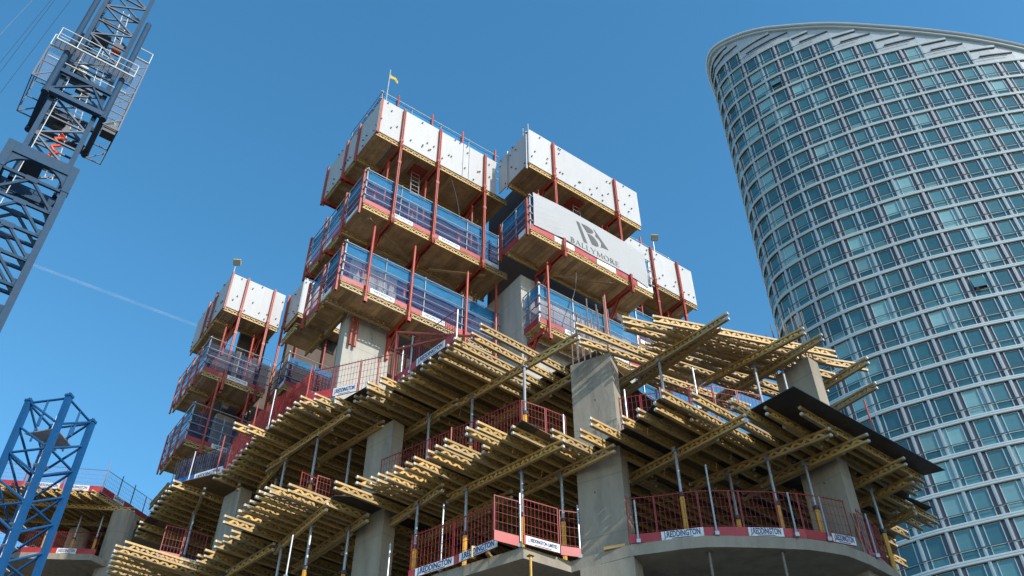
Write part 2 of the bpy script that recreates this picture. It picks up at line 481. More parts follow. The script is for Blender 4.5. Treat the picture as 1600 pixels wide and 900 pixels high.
# (pixel of the near end of the lower chord, length)
T1L = [(166, 895, 3.0), (169, 887, 3.0), (171, 879, 3.0), (174, 871, 3.0), (177, 863, 3.0), (192, 857, 3.6), (205, 874, 3.0), (306, 878, 3.9), (318, 870, 3.9), (334, 856, 3.9), (347, 848, 3.9), (359, 840, 3.9), (348, 817, 4.5), (370, 809, 4.5), (379, 800, 4.5), (388, 794, 4.5),
       (397, 787, 4.5), (402, 779, 4.2), (412, 773, 4.5), (421, 770, 4.5), (449, 768, 5.4), (522, 764, 4.5), (556, 756, 4.2), (578, 757, 4.2),
       (589, 752, 4.2), (602, 750, 4.2), (615, 740, 4.2), (633, 734, 4.5), (646, 726, 4.2), (667, 716, 4.2), (680, 708, 4.5), (694, 698, 4.5),
       (728, 680, 4.2), (745, 671, 4.2), (754, 708, 3.6), (800, 678, 3.9), (862, 683, 3.6), (880, 702, 3.6), (906, 683, 4.2), (922, 665, 4.5),
       (972, 662, 4.2), (997, 651, 4.2), (1024, 641, 4.5), (1034, 622, 4.8), (1080, 657, 3.6), (1082, 626, 4.5), (1144, 638, 4.5), (1172, 658, 4.2), (1198, 648, 4.5), (1225, 668, 4.2),
       (1252, 648, 4.8)]
T1R = [(1445, 755, 3.6), (1441, 767, 3.9), (1431, 776, 3.9), (1465, 821, 4.5), (1456, 825, 4.5), (1441, 830, 4.2), (1420, 843, 4.2),
       (1403, 854, 4.5), (1393, 866, 3.9)]
n = 0
def joist_row(lst, zb, right, tier, group, rows, ja=JA):
    pts = []
    for (x, y, L) in lst:
        p = at(x, y, zb)
        if right: p = p - az(ja) * L
        pts.append((p, L))
    pts.sort(key=lambda t: -(t[0].dot(az(ja - 90))))
    N = len(pts)
    for i, (p, L) in enumerate(pts):
        yield i, N, p, L
g1 = 'lattice joists of the lower formwork deck'
g2 = 'lattice joists of the upper formwork deck'
for i, N, p, L in joist_row(T1L, ZB1, False, 1, g1, 3):
    beam('lattice_joist', p, JA, L, 'lower deck lattice joist, %s from the left along the front edge' % nth(i), 'formwork beam', g1)
    q = p + J * (L - 0.45) + V * 0.1
    if -9.8 < p.x < 3.2:
        beam('lattice_joist', q, JA, 4.2, 'shaded inner joist of the lower deck, lapped behind the %s front joist' % nth(i), 'formwork beam', g1 + ', inner row', caps=False)
    if i % 2 == 0 and -9.5 < p.x < 2.6:
        beam('lattice_joist', q + J * 3.8 - V * 0.1, JA, 4.2, 'deepest shaded lower deck joist, in line with the %s front joist' % nth(i), 'formwork beam', g1 + ', deepest row', caps=False)
for i, N, p, L in joist_row(T1R, ZB1, True, 1, g1, 1, 52):
    beam('lattice_joist', p, 52, L, 'joist jutting right from the lower deck\'s right end, %s from the back' % nth(i), 'formwork beam', g1)
# upper tier, left and middle: straight rows
T2L = [(216, 824, 3.0), (211, 838, 3.0), (232, 806, 4.2), (238, 799, 4.2), (244, 792, 4.2), (250, 784, 4.2), (256, 776, 4.2), (262, 769, 4.2), (268, 760, 4.2),
       (333, 748, 4.2), (345, 742, 4.2), (355, 735, 4.2), (362, 729, 4.2), (367, 721, 4.2), (374, 713, 4.2), (383, 703, 4.2), (392, 693, 4.2), (364, 670, 5.1), (386, 674, 4.8),
       (423, 667, 4.2), (433, 658, 4.2), (446, 647, 4.2), (458, 638, 4.2), (468, 629, 4.5), (490, 625, 4.2), (522, 630, 3.6), (553, 628, 3.6), (562, 628, 3.9),
       (573, 622, 3.9), (573, 607, 4.2), (593, 597, 4.5), (628, 597, 4.2), (642, 592, 4.2), (658, 578, 4.2), (670, 569, 4.5), (686, 561, 4.5),
       (698, 549, 4.8), (709, 538, 4.5), (736, 530, 4.5), (750, 516, 4.8)]
for i, N, p, L in joist_row(T2L, ZB2, False, 2, g2, 2):
    beam('lattice_joist', p, JA, L, 'upper deck lattice joist, %s from the left along the front edge' % nth(i), 'formwork beam', g2)
    q = p + J * (L - 0.45) + V * 0.1
    if i < 36:
        beam('lattice_joist', q, JA, 3.9, 'shaded inner joist of the upper deck, lapped behind the %s front joist' % nth(i), 'formwork beam', g2 + ', inner row', caps=False)
# upper tier, right: the open fan of sunlit joists, each given by two pixels
T2F = [((905, 537), (998, 568), 3.6), ((900, 515), (999, 555), 3.9), ((973, 505), (1060, 526), 4.5), ((1021, 504), (1314, 561), 5.1),
       ((975, 516), (1058, 540), 4.8), ((1002, 556), (1088, 588), 4.2), ((1010, 546), (1110, 578), 4.8), ((1018, 538), (1120, 567), 5.1), ((1052, 516), (1230, 556), 5.1),
       ((1040, 527), (1170, 560), 5.4), ((985, 580), (1090, 615), 4.2), ((1000, 593), (1068, 616), 3.9), ((1120, 545), (1323, 576), 4.5), ((1075, 545), (1251, 583), 4.5), ((1090, 566), (1229, 598), 4.2),
       ((1060, 575), (1150, 603), 4.2)]
F2 = []
for (P, Q, L) in T2F:
    p, q = at(*P, ZB2), at(*Q, ZB2)
    d = q - p
    F2.append((p, math.degrees(math.atan2(d.x, d.y)), max(L, d.length) if d.length > 3.6 else L))
F2.sort(key=lambda t: t[0].x)
for i, (p, a, L) in enumerate(F2):
    beam('lattice_joist', p + UZ * 0.001 * i, a, L, 'sunlit joist of the open bay right of the central column, %s from left' % nth(i), 'formwork beam', 'sunlit joists of the open right bay', jit=0.1)

# stringers: the beams under the joists, lower edge from (left) to (right) pixel
S1 = [((393, 880), (427, 860), 0), ((441, 856), (510, 798), 0), ((499, 864), (574, 815), 1), ((620, 818), (692, 768), 0), ((698, 786), (881, 699), 0),
      ((816, 776), (961, 707), 1), ((982, 756), (1167, 660), 0), ((1080, 768), (1300, 681), 0), ((1190, 762), (1359, 690), 0), ((1192, 768), (1320, 708), 1),
      ((1335, 765), (1417, 727), 0), ((1343, 795), (1428, 755), 0), ((1375, 833), (1432, 804), 0), ((560, 852), (640, 806), 1), ((700, 826), (800, 778), 1)]
S2 = [((290, 838), (318, 772), 0), ((330, 854), (372, 765), 0), ((399, 773), (448, 716), 1), ((425, 738), (498, 680), 0), ((440, 718), (545, 650), 0),
      ((510, 719), (599, 667), 1), ((631, 684), (715, 633), 0), ((690, 652), (905, 530), 0), ((828, 633), (895, 595), 1), ((964, 607), (1139, 499), 0), ((1010, 593), (1128, 515), 1),
      ((1098, 605), (1258, 522), 0), ((1127, 625), (1287, 532), 0), ((1289, 610), (1358, 568), 0), ((1313, 640), (1371, 607), 0)]
for z, lst, lab in ((ZS1, S1, 'lower'), (ZS2, S2, 'upper')):
    for i, (P, Q, inner) in enumerate(lst):
        p, q = at(*P, z), at(*Q, z)
        d = q - p; L = d.length; a = math.degrees(math.atan2(d.x, d.y))
        Ln = max(3.0, L)
        if Q[0] > 1330 or Q[0] < 500: Ln = max(2.4, L)
        Ln = round(Ln / 0.3) * 0.3
        beam('lattice_stringer', q - d.normalized() * Ln + UZ * (0.0 if not inner else -0.002), a, Ln,
             'timber stringer under the %s formwork joists, %s from the left' % (lab, nth(i)), 'formwork beam',
             'stringers under the %s formwork deck' % lab, jit=0.1)
        if i % 2 == 0 and Q[0] < 1330 and Q[0] > 500 and Q not in ((881, 699), (1139, 499), (905, 530)):   # the twin beam lapped beside it
            beam('lattice_stringer', q - d.normalized() * (Ln + 0.9) + Vector((d.y, -d.x, 0)).normalized() * (-0.1), a, Ln,
                 'twin timber stringer lapped beside the %s stringer of the %s tier' % (nth(i), lab), 'formwork beam', 'twin stringers under the %s deck' % lab, jit=0.1)

# ================================================================== plywood decking
def clip(poly, a, b, c):      # keep a*x+b*y<=c
    out = []
    for i in range(len(poly)):
        p, q = poly[i], poly[(i + 1) % len(poly)]
        dp, dq = a * p[0] + b * p[1] - c, a * q[0] + b * q[1] - c
        if dp <= 0: out.append(p)
        if dp * dq < 0:
            t = dp / (dp - dq); out.append((p[0] + (q[0] - p[0]) * t, p[1] + (q[1] - p[1]) * t))
    return out
def area(poly):
    return sum(poly[i][0] * poly[(i + 1) % len(poly)][1] - poly[(i + 1) % len(poly)][0] * poly[i][1] for i in range(len(poly))) / 2
def ply_deck(T, poly, z, film, su=2.5, sv=1.25, over=None, right=False):
    pts = [(p.dot(J), p.dot(V)) for p in poly]
    u0, u1 = min(p[0] for p in pts), max(p[0] for p in pts)
    v0, v1 = min(p[1] for p in pts), max(p[1] for p in pts)
    r = 0
    v = v0
    while v < v1:
        u = u0 - random.uniform(0, su)
        while u < u1:
            c = clip(clip(clip(clip(pts, 1, 0, u + su - 0.004), -1, 0, -(u + 0.002)), 0, 1, v + sv - 0.004), 0, -1, -(v + 0.002))
            if len(c) >= 3 and abs(area(c)) > 0.08:
                if area(c) < 0: c = c[::-1]
                m = MB(); m.prism([J * a + V * b + UZ * (z + random.uniform(0, 0.003)) for a, b in c], UZ * 0.021)
                cx_ = sum((J * a_ + V * b_ for a_, b_ in c), Vector()) / len(c)
                mm = film if random.random() < over else PLY
                if right and cx_.x > 5.4: mm = PLY if 8.0 < cx_.x < 9.3 and cx_.y < 19.4 else film
                T.part('plywood_sheet', m, mm)
            u += su
        v += sv
E1 = [(296, 893), (333, 865), (360, 842), (384, 827), (402, 818), (423, 798), (433, 794), (478, 793), (506, 774), (570, 777), (582, 771), (620, 767), (654, 754),
      (669, 746), (697, 724), (728, 728), (742, 715), (773, 694), (785, 686), (816, 657), (862, 681), (900, 706), (920, 704), (936, 693), (984, 666), (1006, 648),
      (1032, 621)]
poly1 = [at(x, y, ZP1) for x, y in E1]
a = poly1[-1]
inner = [a + J * 2.4]
edge = [at(x, y, ZP1) for x, y in ((1172, 641), (1240, 604))]
far1 = [edge[0] + J * 0.2]
corner = at(1240, 604, ZP1); tip = at(1477, 735, ZP1); tip2 = at(1436, 745, ZP1)
poly1 = poly1 + inner + [edge[0] + J * 1.5, edge[0], corner, tip, tip2, at(1420, 775, ZP1), at(1400, 800, ZP1), Vector((11.4, 26, 0)), Vector((12, 31, 0)), Vector((4, 33, 0)), Vector((-7, 36, 0)), Vector((-11, 32, 0)), at(252, 880, ZP1)]
D1 = Thing('plywood_deck', (2, 24, ZP1), 'plywood decking laid on the lower formwork joists, with a black sheet jutting to the right', 'formwork deck')
ply_deck(D1, poly1, ZP1, FILM, over=0.8, right=True)
m = MB(); q = at(1457, 793, ZP1 - 0.26)
m.prism([at(x, y, ZB1 + 0.24) for x, y in ((1408, 776), (1425, 779), (1457, 793), (1446, 799))][::-1], UZ * 0.021)
single('plywood_offcut', m, FILM, 'small black plywood strip jutting from the right end joists below the big sheet', 'plywood sheet')
E2 = [(207, 838), (232, 806), (268, 757), (330, 742), (357, 737), (393, 690), (423, 668), (433, 657), (458, 636), (468, 628), (484, 632), (512, 640), (535, 626), (556, 614), (574, 604),
      (604, 622), (628, 596), (642, 590), (658, 576), (698, 546)]
poly2 = [at(x, y, ZP2) for x, y in E2]
a = poly2[-1]
dF = az(118)
poly2 += [a + J * 2.75, a + J * 2.9 + az(133) * 2.6, at(1000, 612, ZP2), at(1040, 640, ZP2), at(1040, 640, ZP2) + J * 4, Vector((2, 31, 0)), Vector((-6, 37, 0)), Vector((-15, 34, 0))]
D2 = Thing('plywood_deck', (-4, 24, ZP2), 'brown plywood decking on the upper formwork joists, left of the open sunlit bay', 'formwork deck')
ply_deck(D2, poly2, ZP2, FILM, over=0.6)

# ================================================================== steel props
def prop(x, y, ztop, zbase, tier, i, frac=0.52, where=''):
    p = at(x, y, ztop); p.z = zbase
    h = ztop - zbase
    T = Thing('steel_prop', p, where, 'prop', 'steel props under the %s deck' % tier)
    m = MB(); m.tube(p + UZ * 0.012, p + UZ * h * frac, 0.056, 10)
    for k in range(4):
        an = math.pi / 4 + k * math.pi / 2
        m.bar(p + Vector((math.cos(an) * .05, math.sin(an) * .05, .012)), p + Vector((math.cos(an) * .05, math.sin(an) * .05, h * frac)), 0.022, 0.022)
    T.part('outer_tube', m, YELLOW)
    m = MB(); m.tube(p + UZ * h * frac, p + UZ * (h - 0.012), 0.04, 10)
    T.part('inner_tube', m, GALV)
    m = MB(); m.tube(p + UZ * (h * frac - 0.05), p + UZ * (h * frac + 0.05), 0.085, 10)
    m.bar(p + UZ * h * frac - uA * .13, p + UZ * h * frac + uA * .13, .03, .03)
    T.part('collar', m, DARKST)
    m = MB(); m.cbox(p + UZ * 0.006, uA * .16, uB * .16, UZ * .012); T.part('base_plate', m, GALV)
    m = MB(); m.cbox(p + UZ * (h - 0.006), uA * .14, uB * .14, UZ * .012)
    for s_ in (-1, 1): m.cbox(p + UZ * (h + 0.05) + Vector((-.74, .67, 0)).normalized().cross(UZ) * (0.062 * s_), J * .02, V * .1, UZ * .12)
    T.part('fork_head', m, GALV)
PR1 = [(487, 823, 'left of the second column'), (545, 831, 'just left of the second column, deeper in'), (440, 857, 'far left, under sunlit joist tips'), (653, 790, 'right of the second column'), (729, 768, 'under the middle of the lower deck'), (815, 738, 'at the projecting slab corner'), (877, 746, 'right of the slab corner, near the central column'),
       (1055, 706, 'right of the central column, left end of the curved slab'), (1140, 743, 'set back in shade behind the curved mesh fence'), (1199, 720, 'at the middle of the curved slab'), (1258, 727, 'beside the right-hand column'), (960, 735, 'deep in shade behind the central column'),
       (590, 850, 'deep in shade behind the second column'), (1360, 765, 'behind the right-hand column')]
for i, (x, y, wh) in enumerate(PR1): prop(x, y, ZS1, Z0, 'lower', i, 0.53, 'yellow-based prop on the slab, ' + wh)
PR2 = [(819, 574, 'standing in the mesh-fence corner'), (738, 624, 'left of the mesh-fence corner'), (671, 652, 'before the dark soffit right of the second column'), (548, 702, 'left of the second column, in shade'), (497, 686, 'beside the small red mesh panel'), (446, 722, 'second prop left of the small red mesh panel'), (432, 748, 'third prop left of the small red mesh panel'),
       (1030, 566, 'right of the central column, in the open bay'), (1178, 572, 'in the open bay left of the right-hand column'), (1222, 577, 'just left of the right-hand column'), (304, 804, 'at the far left, yellow below'), (345, 815, 'at the far left, second from the end')]
for i, (x, y, wh) in enumerate(PR2): prop(x, y, ZS2, ZP1 + 0.021, 'upper', i, 0.45, 'prop on the lower deck, ' + wh)
for i, (x, y) in enumerate(((1108, 862), (1222, 862), (829, 868))):
    p = at(x, y, Z0 - 0.27); p.z = Z0 - 3.3
    m = MB(); m.tube(p, Vector((p.x, p.y, Z0 - 0.272)), 0.03, 8); m.cbox(Vector((p.x, p.y, Z0 - 0.28)), uA * .14, uB * .14, UZ * .012)
    single('back_prop', m, (REBAR, YELLOW)[i == 2], 'thin %s back-prop under the concrete slab soffit, %s' % (('rusty', 'yellow')[i == 2], ('below the left part of the curve', 'below the right part of the curve', 'below the projecting slab corner')[i]), 'prop', 'back-props under the slab')

# ================================================================== edge protection
def barrier(P, Q, label, h=1.15, toe=0.22, plate=None, toem=REDTOE, wirem=REDWIRE, net=None, group=None, plate_pos=0.5, platew=1.15, lift=0.02, cross=False):
    P, Q = Vector(P), Vector(Q); d = (Q - P).normalized(); L = (Q - P).length
    nrm = Vector((d.y, -d.x, 0)).normalized()
    T = Thing('edge_barrier', (P + Q) / 2, label, 'safety barrier', group)
    up = UZ
    m = MB()
    nb = max(2, int(L / 0.10))
    for i in range(nb + 1):
        p = P + d * L * i / nb + up * lift
        m.tube(p + up * 0.02, p + up * h, 0.0058, 4)
        if nb < 60: m.tube(p + up * h, p + up * (h + .03) + nrm * 0.035, 0.0058, 4)
    for zz in (0.27, 0.5, 0.73, 0.96, h):
        m.bar(P + up * (zz + lift) + nrm * .007, Q + up * (zz + lift) + nrm * .007, 0.006, 0.006)
    T.part('wire_mesh', m, wirem, kind='stuff')
    m = MB()
    for p in (P, Q): m.bar(p + d * (0.012 if p == P else -0.012) + up * lift, p + d * (0.012 if p == P else -0.012) + up * (h + lift), 0.018, 0.018, d)
    m.bar(P + up * (h + lift - .01), Q + up * (h + lift - .01), 0.015, 0.015)
    T.part('frame', m, wirem)
    if toe:
        m = MB(); m.box(P + nrm * 0.012 + up * lift, d * L, nrm * 0.022, up * toe)
        tb = T.part('toe_board', m, toem)
    if plate:
        c = P + d * L * plate_pos + nrm * 0.038 + up * (lift + toe * 0.5)
        m = MB(); m.cbox(c, d * min(platew, L * .95), nrm * 0.006, up * toe * 0.94)
        pl = T.part('name_plate', m, WHITETOE)
        put_text(plate, 0.2 if len(plate) < 15 else 0.115, INKB, c + nrm * 0.006 + up * 0.012, d, nrm, T, pl, bold=0.004, width=min(platew, L * .95) * 0.86)
        ln = MB(); ln.cbox(c + nrm * 0.0045 - up * toe * 0.36, d * min(platew, L * .95) * 0.5, nrm * 0.004, up * 0.018)
        T.part('underline', ln, INKB, parent=pl)
    if net:
        m = MB(); k = 10
        for i in range(k):
            for j in range(4):
                def pt(ii, jj): return P + d * L * ii / k + up * (lift + h * jj / 4) + nrm * ((0.05 if not toe else -.12) + 0.05 * math.sin(ii * 2.1 + jj) + .02 * math.sin(ii * 5 + jj * 3))
                m.quad(pt(i, j), pt(i + 1, j), pt(i + 1, j + 1), pt(i, j + 1))
        T.part('debris_net', m, net)
    if cross and L > 1.7:
        m = MB()
        mid = P + d * L * .5 - nrm * .35
        m.bar(P + d * .1 - nrm * .35 + up * .15, mid + up * .62, .02, .02); m.bar(Q - d * .1 - nrm * .35 + up * .15, mid + up * .62, .02, .02)
        for t in (.25, .4, .6, .75): m.bar(P + d * L * t - nrm * .35 + up * .1, P + d * L * t - nrm * .35 + up * (.6 - abs(t - .5) * 1.0), .014, .014)
        single('scaffold_truss', m, TUBED, 'grey tube truss behind the ' + ' '.join(label.replace('red mesh ', '').replace(' with red toe board', '').split()[:11]), 'truss', 'thin tube trusses behind the barriers')
    return T
def chain(px, z, base, plates, group, inset=0.0, **kw):
    for i in range(len(px) - 1):
        P, Q = at(*px[i], z), at(*px[i + 1], z)
        d = (Q - P).normalized(); n_ = Vector((d.y, -d.x, 0))
        barrier(P - n_ * inset + d * .01, Q - n_ * inset - d * .01, base[i], plate=plates[i], group=group, **kw)
gL = 'red mesh barriers on the concrete slab'
chain([(638, 908), (707, 886), (775, 858)], Z0, ['red mesh barrier on the slab edge right of the second column, with name plate', 'red mesh barrier on the slab edge with a name plate, left of the slab corner'],
      ['J.REDDINGTON', 'J.REDDINGTON'], gL, plate_pos=0.62, cross=True)
barrier(at(771, 846, Z0), at(814, 857, Z0), 'short brighter red mesh panel, skewed at the projecting slab corner', toe=0.25, group=gL)
barrier(at(818, 852, Z0), at(874, 867, Z0), 'red mesh barrier right of the slab corner with a worn white plate', plate='J. REDDINGTON LIMITED', plate_pos=0.52, group=gL, cross=True)
barrier(at(876, 869, Z0), at(908, 873, Z0), 'short red mesh barrier left of the central column base', group=gL)
cv = [(985, 850), (1030, 846), (1100, 838), (1151, 837.5), (1167, 838), (1225, 839.5), (1262, 841.5), (1300, 846.5), (1338, 853.5)]
cvp = [None, 'J.REDDINGTON', None, None, 'J.REDDINGTON', None, None, 'J.REDDINGTON']
cvl = ['red mesh barrier at the left end of the curved slab', 'red mesh barrier on the curved slab with a big white name plate', 'red mesh barrier on the curved slab right of the name plate', 'short red mesh barrier with a white-edged end at the middle of the curve',
       'red mesh barrier on the curved slab with a smaller name plate', 'red mesh barrier on the curved slab right of the smaller plate', 'short red mesh barrier left of the right-hand column', 'red mesh barrier in front of the right-hand column with a narrow plate']
for i in range(len(cv) - 1):
    P, Q = at(*cv[i], Z0), at(*cv[i + 1], Z0)
    barrier(P + Vector((0, .06, 0)), Q + Vector((0, .06, 0)), cvl[i], plate=cvp[i], group=gL, plate_pos=0.55, platew=1.12, cross=i in (1, 2, 5))
chain([(1363, 866), (1385, 882), (1400, 896)], Z0, ['dark red mesh barrier right of the right-hand column', 'last dark red mesh barrier at the right end of the slab'], [None, None], gL, net=REDNET, toe=0.15, inset=.1)
gU = 'red mesh barriers on the lower formwork deck'
zt = ZP1 + 0.022
def topped(px, z=zt + 1.15):
    out = []
    for x, y in px:
        p = at(x, y, z); p.z = zt; out.append(p)
    return out
def chain_top(px, base, group, **kw):
    q = topped(px)
    for i in range(len(q) - 1):
        d = (q[i + 1] - q[i]).normalized()
        barrier(q[i] + d * .01, q[i + 1] - d * .01, base[i], group=group, **kw)
chain_top([(596, 720), (672, 687), (744, 657), (813, 626)], ['red mesh barrier on the lower deck beside the second column', 'red mesh barrier on the lower deck behind the sunlit joist tips', 'red mesh barrier on the lower deck left of the fence corner'], gU, toe=0, cross=True)
chain_top([(814, 626), (852, 639), (884, 652)], ['red mesh barrier on the lower deck right of the fence corner', 'short red mesh barrier left of the sunlit column'], gU, toe=0)
chain_top([(966, 624), (1000, 618), (1032, 614), (1076, 606), (1112, 604), (1150, 611), (1190, 619)], ['red mesh barrier on the lower deck right of the sunlit column', 'red mesh barrier on the lower deck at the edge of the open bay'] + ['red mesh barrier across the open bay behind the bare joists, %s from the left' % nth(i) for i in range(4)], gU, toe=0)
chain([(1355, 690), (1392, 712)], zt, ['thin red mesh barrier standing above the jutting black plywood'], [None], gU, toe=0, inset=0.5)
barrier(at(462, 795, zt), at(487, 806, zt), 'small bright red mesh panel facing left on the lower deck', group=gU, toe=0)
chain([(487, 800), (556, 822)], zt, ['dark red mesh barrier in shade right of the small bright panel'], [None], gU, toe=0, cross=True)
barrier(at(245, 876, zt), at(277, 883, zt), 'short red barrier at the far left with a red toe board', group=gU, toe=0.3, net=None)
barrier(at(278, 883, zt), at(312, 893, zt), 'short red barrier at the far left with a white name plate', group=gU, toe=0.25, plate='J.REDD')
gT = 'red barriers on the upper formwork deck'
zt = ZP2 + 0.022
chain([(345, 741), (383, 699), (430, 661), (478, 630)], zt, ['barrier wrapped in red debris netting at the left edge of the upper deck', 'barrier in red netting on the upper deck, middle of three', 'barrier in red netting on the upper deck, beside the mesh panel'], [None] * 3, gT, net=REDNET, toe=0, inset=0.12)
barrier(at(480, 629, zt), at(518, 622, zt), 'red mesh barrier with red toe board in front of the pale core wall', group=gT, toe=0.3)
barrier(at(519, 622, zt), at(558, 613, zt), 'red mesh barrier with white name plate in front of the pale core wall', group=gT, toe=0.3, plate='J.REDDINGTON', platew=1.5)
barrier(at(559, 613, zt), at(608, 603, zt), 'red mesh barrier without toe board against the pale core wall', group=gT, toe=0)
barrier(at(618, 602, zt), at(652, 575, zt), 'dark red mesh barrier rising right of the core wall', group=gT, toe=0.28)
barrier(at(653, 574, zt), at(713, 533, zt), 'red mesh barrier with blue-lettered name plate at the upper deck edge', group=gT, toe=0.28, plate='J.REDDINGTON', plate_pos=.35, platew=1.2)
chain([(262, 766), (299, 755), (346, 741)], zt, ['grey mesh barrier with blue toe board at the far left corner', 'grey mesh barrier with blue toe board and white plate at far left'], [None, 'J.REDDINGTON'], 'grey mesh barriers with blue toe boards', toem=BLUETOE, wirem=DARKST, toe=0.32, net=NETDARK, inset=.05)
# red tube frame by the name-plate barrier
m = MB()
fr = [(613, 600), (622, 519)]
a_ = at(613, 601, zt); b_ = a_ + UZ * (zat(621, 519, a_) - a_.z)
c_ = at(716, 534, zt); e_ = c_ + UZ * (zat(712, 524, c_) - c_.z)
m.tube(a_, b_, 0.05, 8); m.tube(b_, e_ + (e_ - b_) * 0.25, 0.04, 8); m.tube(a_ + UZ * 1.3, c_ + UZ * 0.25, 0.04, 8)
single('tube_frame', m, RED, 'red painted tube frame with slanting rail over the upper deck barrier', 'steel frame')
# scaffold tube posts: (bottom px), (top px), level
POSTS = [((1121, 837), (1106, 726), Z0), ((1246, 839), (1228, 770), Z0), ((998, 849), (990, 782), Z0), ((813, 856), (811, 771), Z0), ((907, 873), (894, 790), Z0),
         ((688, 893), (694, 788), Z0), ((604, 915), (608, 850), Z0), ((446, 905), (456, 836), Z0), ((1297, 846), (1270, 778), Z0), ((1372, 872), (1352, 803), Z0),
         ((1093, 640), (1086, 574), ZP1), ((981, 664), (975, 609), ZP1), ((882, 690), (882, 648), ZP1), ((1374, 700), (1369, 620), ZP1), ((620, 768), (622, 707), ZP1), ((703, 722), (702, 668), ZP1),
         ((713, 534), (721, 484), ZP2), ((418, 672), (448, 612), ZP2), ((477, 630), (486, 571), ZP2), ((588, 606), (590, 562), ZP2), ((293, 754), (287, 702), ZP2), ((336, 745), (357, 682), ZP2), ((395, 668), (404, 630), ZP2), ((625, 598), (629, 541), ZP2), ((640, 584), (647, 525), ZP2)]
nice = ['on the curved slab, tallest, left of centre', 'on the curved slab, right of centre', 'at the left end of the curved slab', 'at the projecting slab corner', 'left of the central column base', 'right of the second column, at slab level', 'in front of the second column', 'at the lower left, by a yellow prop', 'before the right-hand column', 'right of the right-hand column',
        'in the open bay among bare joists', 'right of the sunlit column', 'left of the sunlit column', 'above the jutting black plywood', 'right of the second column on the lower deck', 'behind sunlit joist tips',
        'tall white at the upper deck corner', 'tall white before the red netting', 'between red netting and mesh panel', 'before the pale core wall', 'at the far left blue toe board', 'left end of the red netting', 'in the red netting', 'left in the red tube frame', 'right in the red tube frame']
for i, (b, t, z) in enumerate(POSTS):
    p = at(*b, z); top = p + UZ * max(0.5, zat(*t, p) - p.z)
    m = MB(); m.tube(p, top, 0.023, 8); m.cbox(p + UZ * .05, Vector((.09, 0, 0)), Vector((0, .09, 0)), UZ * .09)
    single('guard_post', m, RED if i in (13, 14, 15, 18, 19, 21, 22) else GALV, 'slim steel guard post, ' + nice[i], 'post', 'guard posts along the deck edges')

# odd timber pieces left on the slab edge
for i, (x, y, a_, lab) in enumerate(((735, 873, 70, 'short pale timber block standing on the slab edge left of the corner'), (758, 866, 20, 'timber offcut lying by the slab corner barrier'), (945, 862, 110, 'timber offcut lying at the foot of the central column'))):
    p = at(x, y, Z0); m = MB()
    d_ = az(a_)
    m.box(p + UZ * .004, d_ * (.1 if i == 0 else .5), az(a_ + 90) * .08, UZ * (.28 if i == 0 else .07))
    single('timber_block', m, TIMBER, lab, 'timber')
